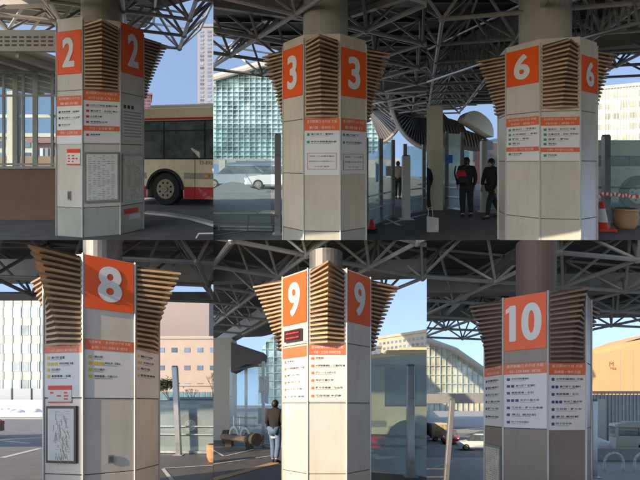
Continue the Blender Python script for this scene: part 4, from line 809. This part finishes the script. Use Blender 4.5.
# ================================================================== BAY 6: stop 10 (lower right)
setbay(T1,0,405,False)
LO=-2.7
sheet('terrain',[(-900,-30),(1800,-30),(1800,1800),(-900,1800)],LO,'concrete',kind='structure')
sheet('pavement',[(0,3.0),(20,3.0),(20,7.6),(0,7.6)],.0,'paving5',thick=2.6,kind='structure')
B().lathe((X(603,36),39,LO),[(3.2,0),(2.6,.6),(1.2,1.15),(.2,1.3)],20).build('snow_bank','snow',smooth=True,kind='structure')
r10=rows([(379,1,'金沢大学附属病院',.40),(386,2,'兼六園下 橋場町',.44),(393,1,'東部車庫・石引',.5),(400.5,3,'金沢工業大学',.42),(408,1,'額住宅・野々市車庫',.70),(415,1,'泉丘 高校前',.55),(422.5,1,'四十万中央病院',.40)])
el6=[(4,'plaque',295.5,349.5),(4,'board',363,374,428,['金沢駅東口 のりば 方面','平日・土日祝 香林坊・寺町方面'],r10,'navy'),
 (5,'board',363,375,430,['金沢駅のりば 方面','香林坊・寺町方面'],rows([(379.5,1,'大学附属病院 方面',.72),(387,2,'兼六園下 橋場町',.56),(394.5,1,'東部車庫・石引',.6),(402,3,'金沢工業大学',.5),(409.5,1,'額住宅・野々市',.68),(417,1,'泉丘 高校前',.60),(424,1,'四十万中央',.42)]),'navy'),
 (3,'board',366,376,426,['のりば 方面','寺町方面'],rows([(381,1,'附属病院',.6),(388,1,'橋場町',.6),(395,1,'石引町',.6),(402,1,'工業大学',.66),(409,1,'野々市',.6),(417,1,'高校前',.6)]),'navy'),
 (3,'frame',.12,.94,445,500,'frame','mapp','dark metal frame round a yellowed timetable','table')]
column('dark shaded octagonal column numbered 10, between the glass hall and the ochre building',"10",3.58,6.63,49.7,.95,Z(294,5.95),[Z(500,5.9),Z(429,5.9),Z(362,5.9)],['panel_shaded','panel_shaded','panel_shaded','panel_shaded'],slat=('wood10','wood10d'),wingb=Z(362,5.85),elements=el6,pillar=('pillar10',.30,4.2),cap=.03,prot=(.10,.42))  # shade is also put into the panel and louvre colours here
poly_building('glass_hall','large glass hall with a sloping brown roof edge at the left of stop 10',[(380,330),(427,343),(455,353),(485,374),(500,382),(500,411),(380,411)],70,'domelit',22,9)
tag(B().path([P(x,y,69) for x,y in ((380,326),(427,340),(455,350),(485,371),(502,382))],.5,8).build('hall_roof_edge','fascia'),'brown roof edge of the glass hall left of column 10','roof edge')
tag(B().box((X(400,60),60,Z(418,60)+2.2),(X(500,60),62,Z(411,60)+2.6)).build('concrete_beam','beam'),'blue grey canopy beam below the glass hall left of column 10','beam')
tk=thing('wrapped_truck','small van with colourful food pictures on its side, left of column 10','van',(X(440,46),46,LO)); x0=X(432,46)
B().box((x0,46,LO+.35),(x0+1.75,48.5,LO+2.1)).build('box_body','bwhite',tk,bevel=.03); B().box((x0+.08,45.98,LO+.6),(x0+1.67,45.998,LO+1.95)).build('picture_side','wrapm',tk)
mx=Matrix.Translation((x0,46,LO)); wheel(tk,mx,.4,.3,-1); wheel(tk,mx,1.35,.3,-1)
car('small red car between the picture van and the white car left of column 10',X(460,42),42,75,'carred',L=3.4,H=1.5,z=LO)
car('white car parked furthest right, beside column 10',X(461,36),37,-14,'carwhite',L=4.3,H=1.5,z=LO)
car('grey car parked at the left edge of the stop 10 view',X(402,44),44,0,'cargrey',L=3.1,H=1.7,z=LO)
post('dark leaning steel post left of column 10',X(446,7.6),7.6,Z(400,7.6),.045,lean=.12,m='pole')
rk=thing('guard_rail','thin dark double guard rail at the left edge of stop 10','guard rail',(X(435,7.6),7.6,0))
for py in (469,477): B().tube((X(415,7.6),7.6,Z(py,7.6)),(X(447,7.6),7.6,Z(py,7.6)),.016,8).build('rail','steeld',rk)
post('dark steel post close to the right side of column 10',X(593.5,8.2),8.2,Z(401,8.2),.055)
facade('tower_building','blue grey tower with a dense window grid beyond column 10',581,150,607.5,150,367,None,30,16,9,'bwhite','winblue',fw=.6,fh=.5,start=.0)
ob=thing('department_building','large ochre lit building with a stepped roof right of column 10','building',(X(640,90),90,0))
Yb=90
B().wall([P(607,398,Yb),P(607,357,Yb),P(622,350,Yb),P(690,325,Yb),P(690,398,Yb)],(0,25,0)).build('wall','orangeb',ob); B().wall([P(622,349.6,Yb+2),P(622,343,Yb+2),P(690,330,Yb+2),P(690,324.6,Yb+2)],(0,20,0)).build('roof_block','orangeb',ob)
tb=B(); put_text(tb,'M',P(611.5,364,Yb-.1),(1,0,0),(0,0,1),h=1.0); put_text(tb,'ME&',P(613.5,368.5,Yb-.1),(1,0,-.1),(0,0,1),h=.55); tb.build('wall_sign','redbrown',ob)
b=B(); 
for k in range(1,6): b.box((X(607+k*13,Yb),Yb-.04,Z(397,Yb)),(X(607+k*13,Yb)+.08,Yb-.01,Z(352-k*2,Yb)))
b.build('wall_joint','beige',ob)
sv=thing('screened_building','low building wrapped in pale vertical mesh in front of the ochre building','building',(X(620,45),45,0))
B().box((X(589,45),45,LO),(X(700,45),60,Z(397,45)+.25)).build('mesh_wall','mesh',sv); b=B()
for k in range(30): b.box((X(590+k*3.6,45),44.9,LO),(X(590+k*3.6,45)+.05,44.99,Z(396.5,45)+.35))
b.build('vertical_rod','alu',sv); B().box((X(588,45),44.6,Z(396,45)+.3),(X(700,45),46,Z(394,45)+.3)).build('roof_edge','beige9',sv)
# make the screened building tall enough
B().box((X(598,44.4),44.4,LO),(X(606,44.4),44.6,Z(399,44.4))).build('white_panel','bwhite',sv)
bus('white and yellow bus facing the viewer at the right edge of stop 10',X(616,35),35,-22,L=9,H=2.6,W_=2.2,wheels=(2.2,7),wins=6,x0w=.2,body='bwhite',lower='yellowlit',front='lamp',z0=.35,roofc='orangeb',stripe=False,z=LO)
cb=thing('concrete_barrier','low white concrete barrier in front of the snow right of column 10','barrier',(X(620,30),30,LO)); B().box((X(592,30),30,LO),(X(700,30),30.4,LO+.95)).build('barrier_body','concrete',cb,bevel=.04)
for i,(px,l) in enumerate(((614,'full pale steel hoop on the pavement right of column 10'),(644,'pale steel hoop cut by the right edge of stop 10'))):
    Yh=25.5; w=.60; h=1.15; pts=[P(px,405,Yh)*1 for _ in range(0)]
    pts=[Vector((X(px,Yh)-w,Yh,0)),Vector((X(px,Yh)-w,Yh,h*.5))]+[Vector((X(px,Yh)-w*math.cos(a),Yh,h*.5+h*.5*math.sin(a))) for a in [math.pi*i_/8 for i_ in range(1,8)]]+[Vector((X(px,Yh)+w,Yh,h*.5)),Vector((X(px,Yh)+w,Yh,0))]
    pts=[p+Vector((0,0,LO)) for p in pts]
    tag(B().path(pts,.07,8).build('steel_hoop','white',smooth=True),l,'hoop','steel hoops right of column 10')
sheet('road',[(0,32),(60,32),(60,60),(0,60)],LO+.01,'road',kind='structure')
stripe(Vector((4,28,0)),Vector((16,27,0)),.15,LO+.012); stripe(Vector((6,24.5,0)),Vector((10,30,0)),.12,LO+.012)
cp6=[(.5,8.9),(14,8.9),plan(650,312,5.3),plan(600,312,5.3),plan(560,318,5.3),plan(500,322,5.3),plan(420,322,5.3)]
fp6=[(.5,7),(14,7),plan(660,336,4.3),plan(590,334,4.3),plan(500,342,4.3),plan(410,345,4.3)]
canopy('dark canopy above column 10 with trusses open to the sky on both sides',cp6,fp6,zr=5.3,zb=4.3,s=1.8,rot=12,r=.046,rf=.034,m='steel',beams=[((0,11,4.7),(14,10.2,4.7),.4,.45,'beam'),((0,15.5,4.9),(14,14.2,4.9),.4,.4,'beam'),((4.2,8.6,4.7),(4.6,15,4.7),.2,.2,'steeld')])
bay=None
tag(B().box((6.7,-.99,-.02),(7.0,5.4,5.6)).build('shade_wall_side','tower',clip=False),'unseen dark wall added to the right of the viewer to block skylight','wall')  # unseen wall, added only to darken the column on the right
tag(B().box((1.2,-1.3,-.02),(10,-1,6.5)).build('shade_wall_rear','tower',clip=False),'unseen dark wall added behind the viewer to block skylight','wall')  # added out of view to keep front light off that column
for (x0,x1,h,l) in ((-4.45,-1.75,7.4,'nearer of two unseen concrete walls added beside the viewer to block the sun'),(-11.6,-8.25,5.3,'farther of two unseen concrete walls added beside the viewer to block the sun')):
    tag(B().box((x0,.9,-.02),(x1,1.2,h)).build('sun_blocker_wall','concrete',clip=False),l,'wall')  # unseen blockers, added to cast shade on the lower columns
def downlight(bayargs,pts,label):
    setbay(*bayargs)
    for i,(px,py,Y) in enumerate(pts):
        p=P(px,py,Y); th=thing('ceiling_lamp',label%['nearest','middle','farthest'][i],'lamp',p,'round lamps under the canopies'); B().lathe(p,[(.15,0),(.17,.02),(.17,.10),(.08,.14)],18).build('housing','steeld',th); B().lathe(p+Vector((0,0,-.012)),[(.13,0),(.13,.01)],18).build('lens','lamp',th)
        B().tube(p+Vector((0,0,.14)),p+Vector((0,0,.9)),.012,6).build('stem','steeld',th)
downlight((T0,T1,164,True),((249,8,9.0),(268,22,9.8),),'%s of two round lamps under the canopy left of column 3')
downlight((T1,0,164,True),((619,31,8.6),),'%s round lamp hanging under the canopy above the right end of column 6')
# ------------------------------------------------------------------ camera, light, sky
cam=bpy.data.cameras.new('camera'); co=bpy.data.objects.new('camera',cam); COL.objects.link(co); co.location=(0,0,EYE); co.rotation_euler=(R(90),0,0)
cam.sensor_fit='HORIZONTAL'; cam.sensor_width=36; cam.lens=36*F/640.; cam.shift_y=(YC-240.)/640.; cam.clip_end=5000; cam.clip_start=.05; sc.camera=co
AZ,EL=50.0,20.0
w=bpy.data.worlds.new('World'); sc.world=w; w.use_nodes=True; n=w.node_tree.nodes; l=w.node_tree.links
sk=n.new('ShaderNodeTexSky'); sk.sky_type='NISHITA'; sk.sun_disc=False; sk.sun_elevation=R(EL); sk.sun_rotation=R(180+AZ); sk.air_density=1.0; sk.dust_density=.6; sk.ozone_density=1.2
tc=n.new('ShaderNodeTexCoord'); va=n.new('ShaderNodeVectorMath'); va.operation='ADD'; va.inputs[1].default_value=(0,0,.40); vn=n.new('ShaderNodeVectorMath'); vn.operation='NORMALIZE'
l.new(tc.outputs['Generated'],va.inputs[0]); l.new(va.outputs[0],vn.inputs[0]); l.new(vn.outputs[0],sk.inputs[0])
hs=n.new('ShaderNodeHueSaturation'); hs.inputs['Saturation'].default_value=.88; l.new(sk.outputs[0],hs.inputs['Color']); l.new(hs.outputs[0],n['Background'].inputs[0]); n['Background'].inputs[1].default_value=.15
ld=bpy.data.lights.new('sun','SUN'); ld.energy=2.6; ld.angle=R(.53); ld.color=(1,.80,.58); lo=bpy.data.objects.new('sun',ld); COL.objects.link(lo); lo.location=(-20,-60,30); lo.rotation_euler=(R(90-EL),0,R(-AZ))
vs=sc.view_settings; sc.display_settings.display_device='sRGB'; vs.view_transform='Standard'; vs.look='None'; vs.exposure=1.5; vs.gamma=1; vs.use_curve_mapping=False
sc.cycles.max_bounces=7; sc.cycles.transparent_max_bounces=12
for o in sc.objects:
    if 'wloc' in o: del o['wloc']
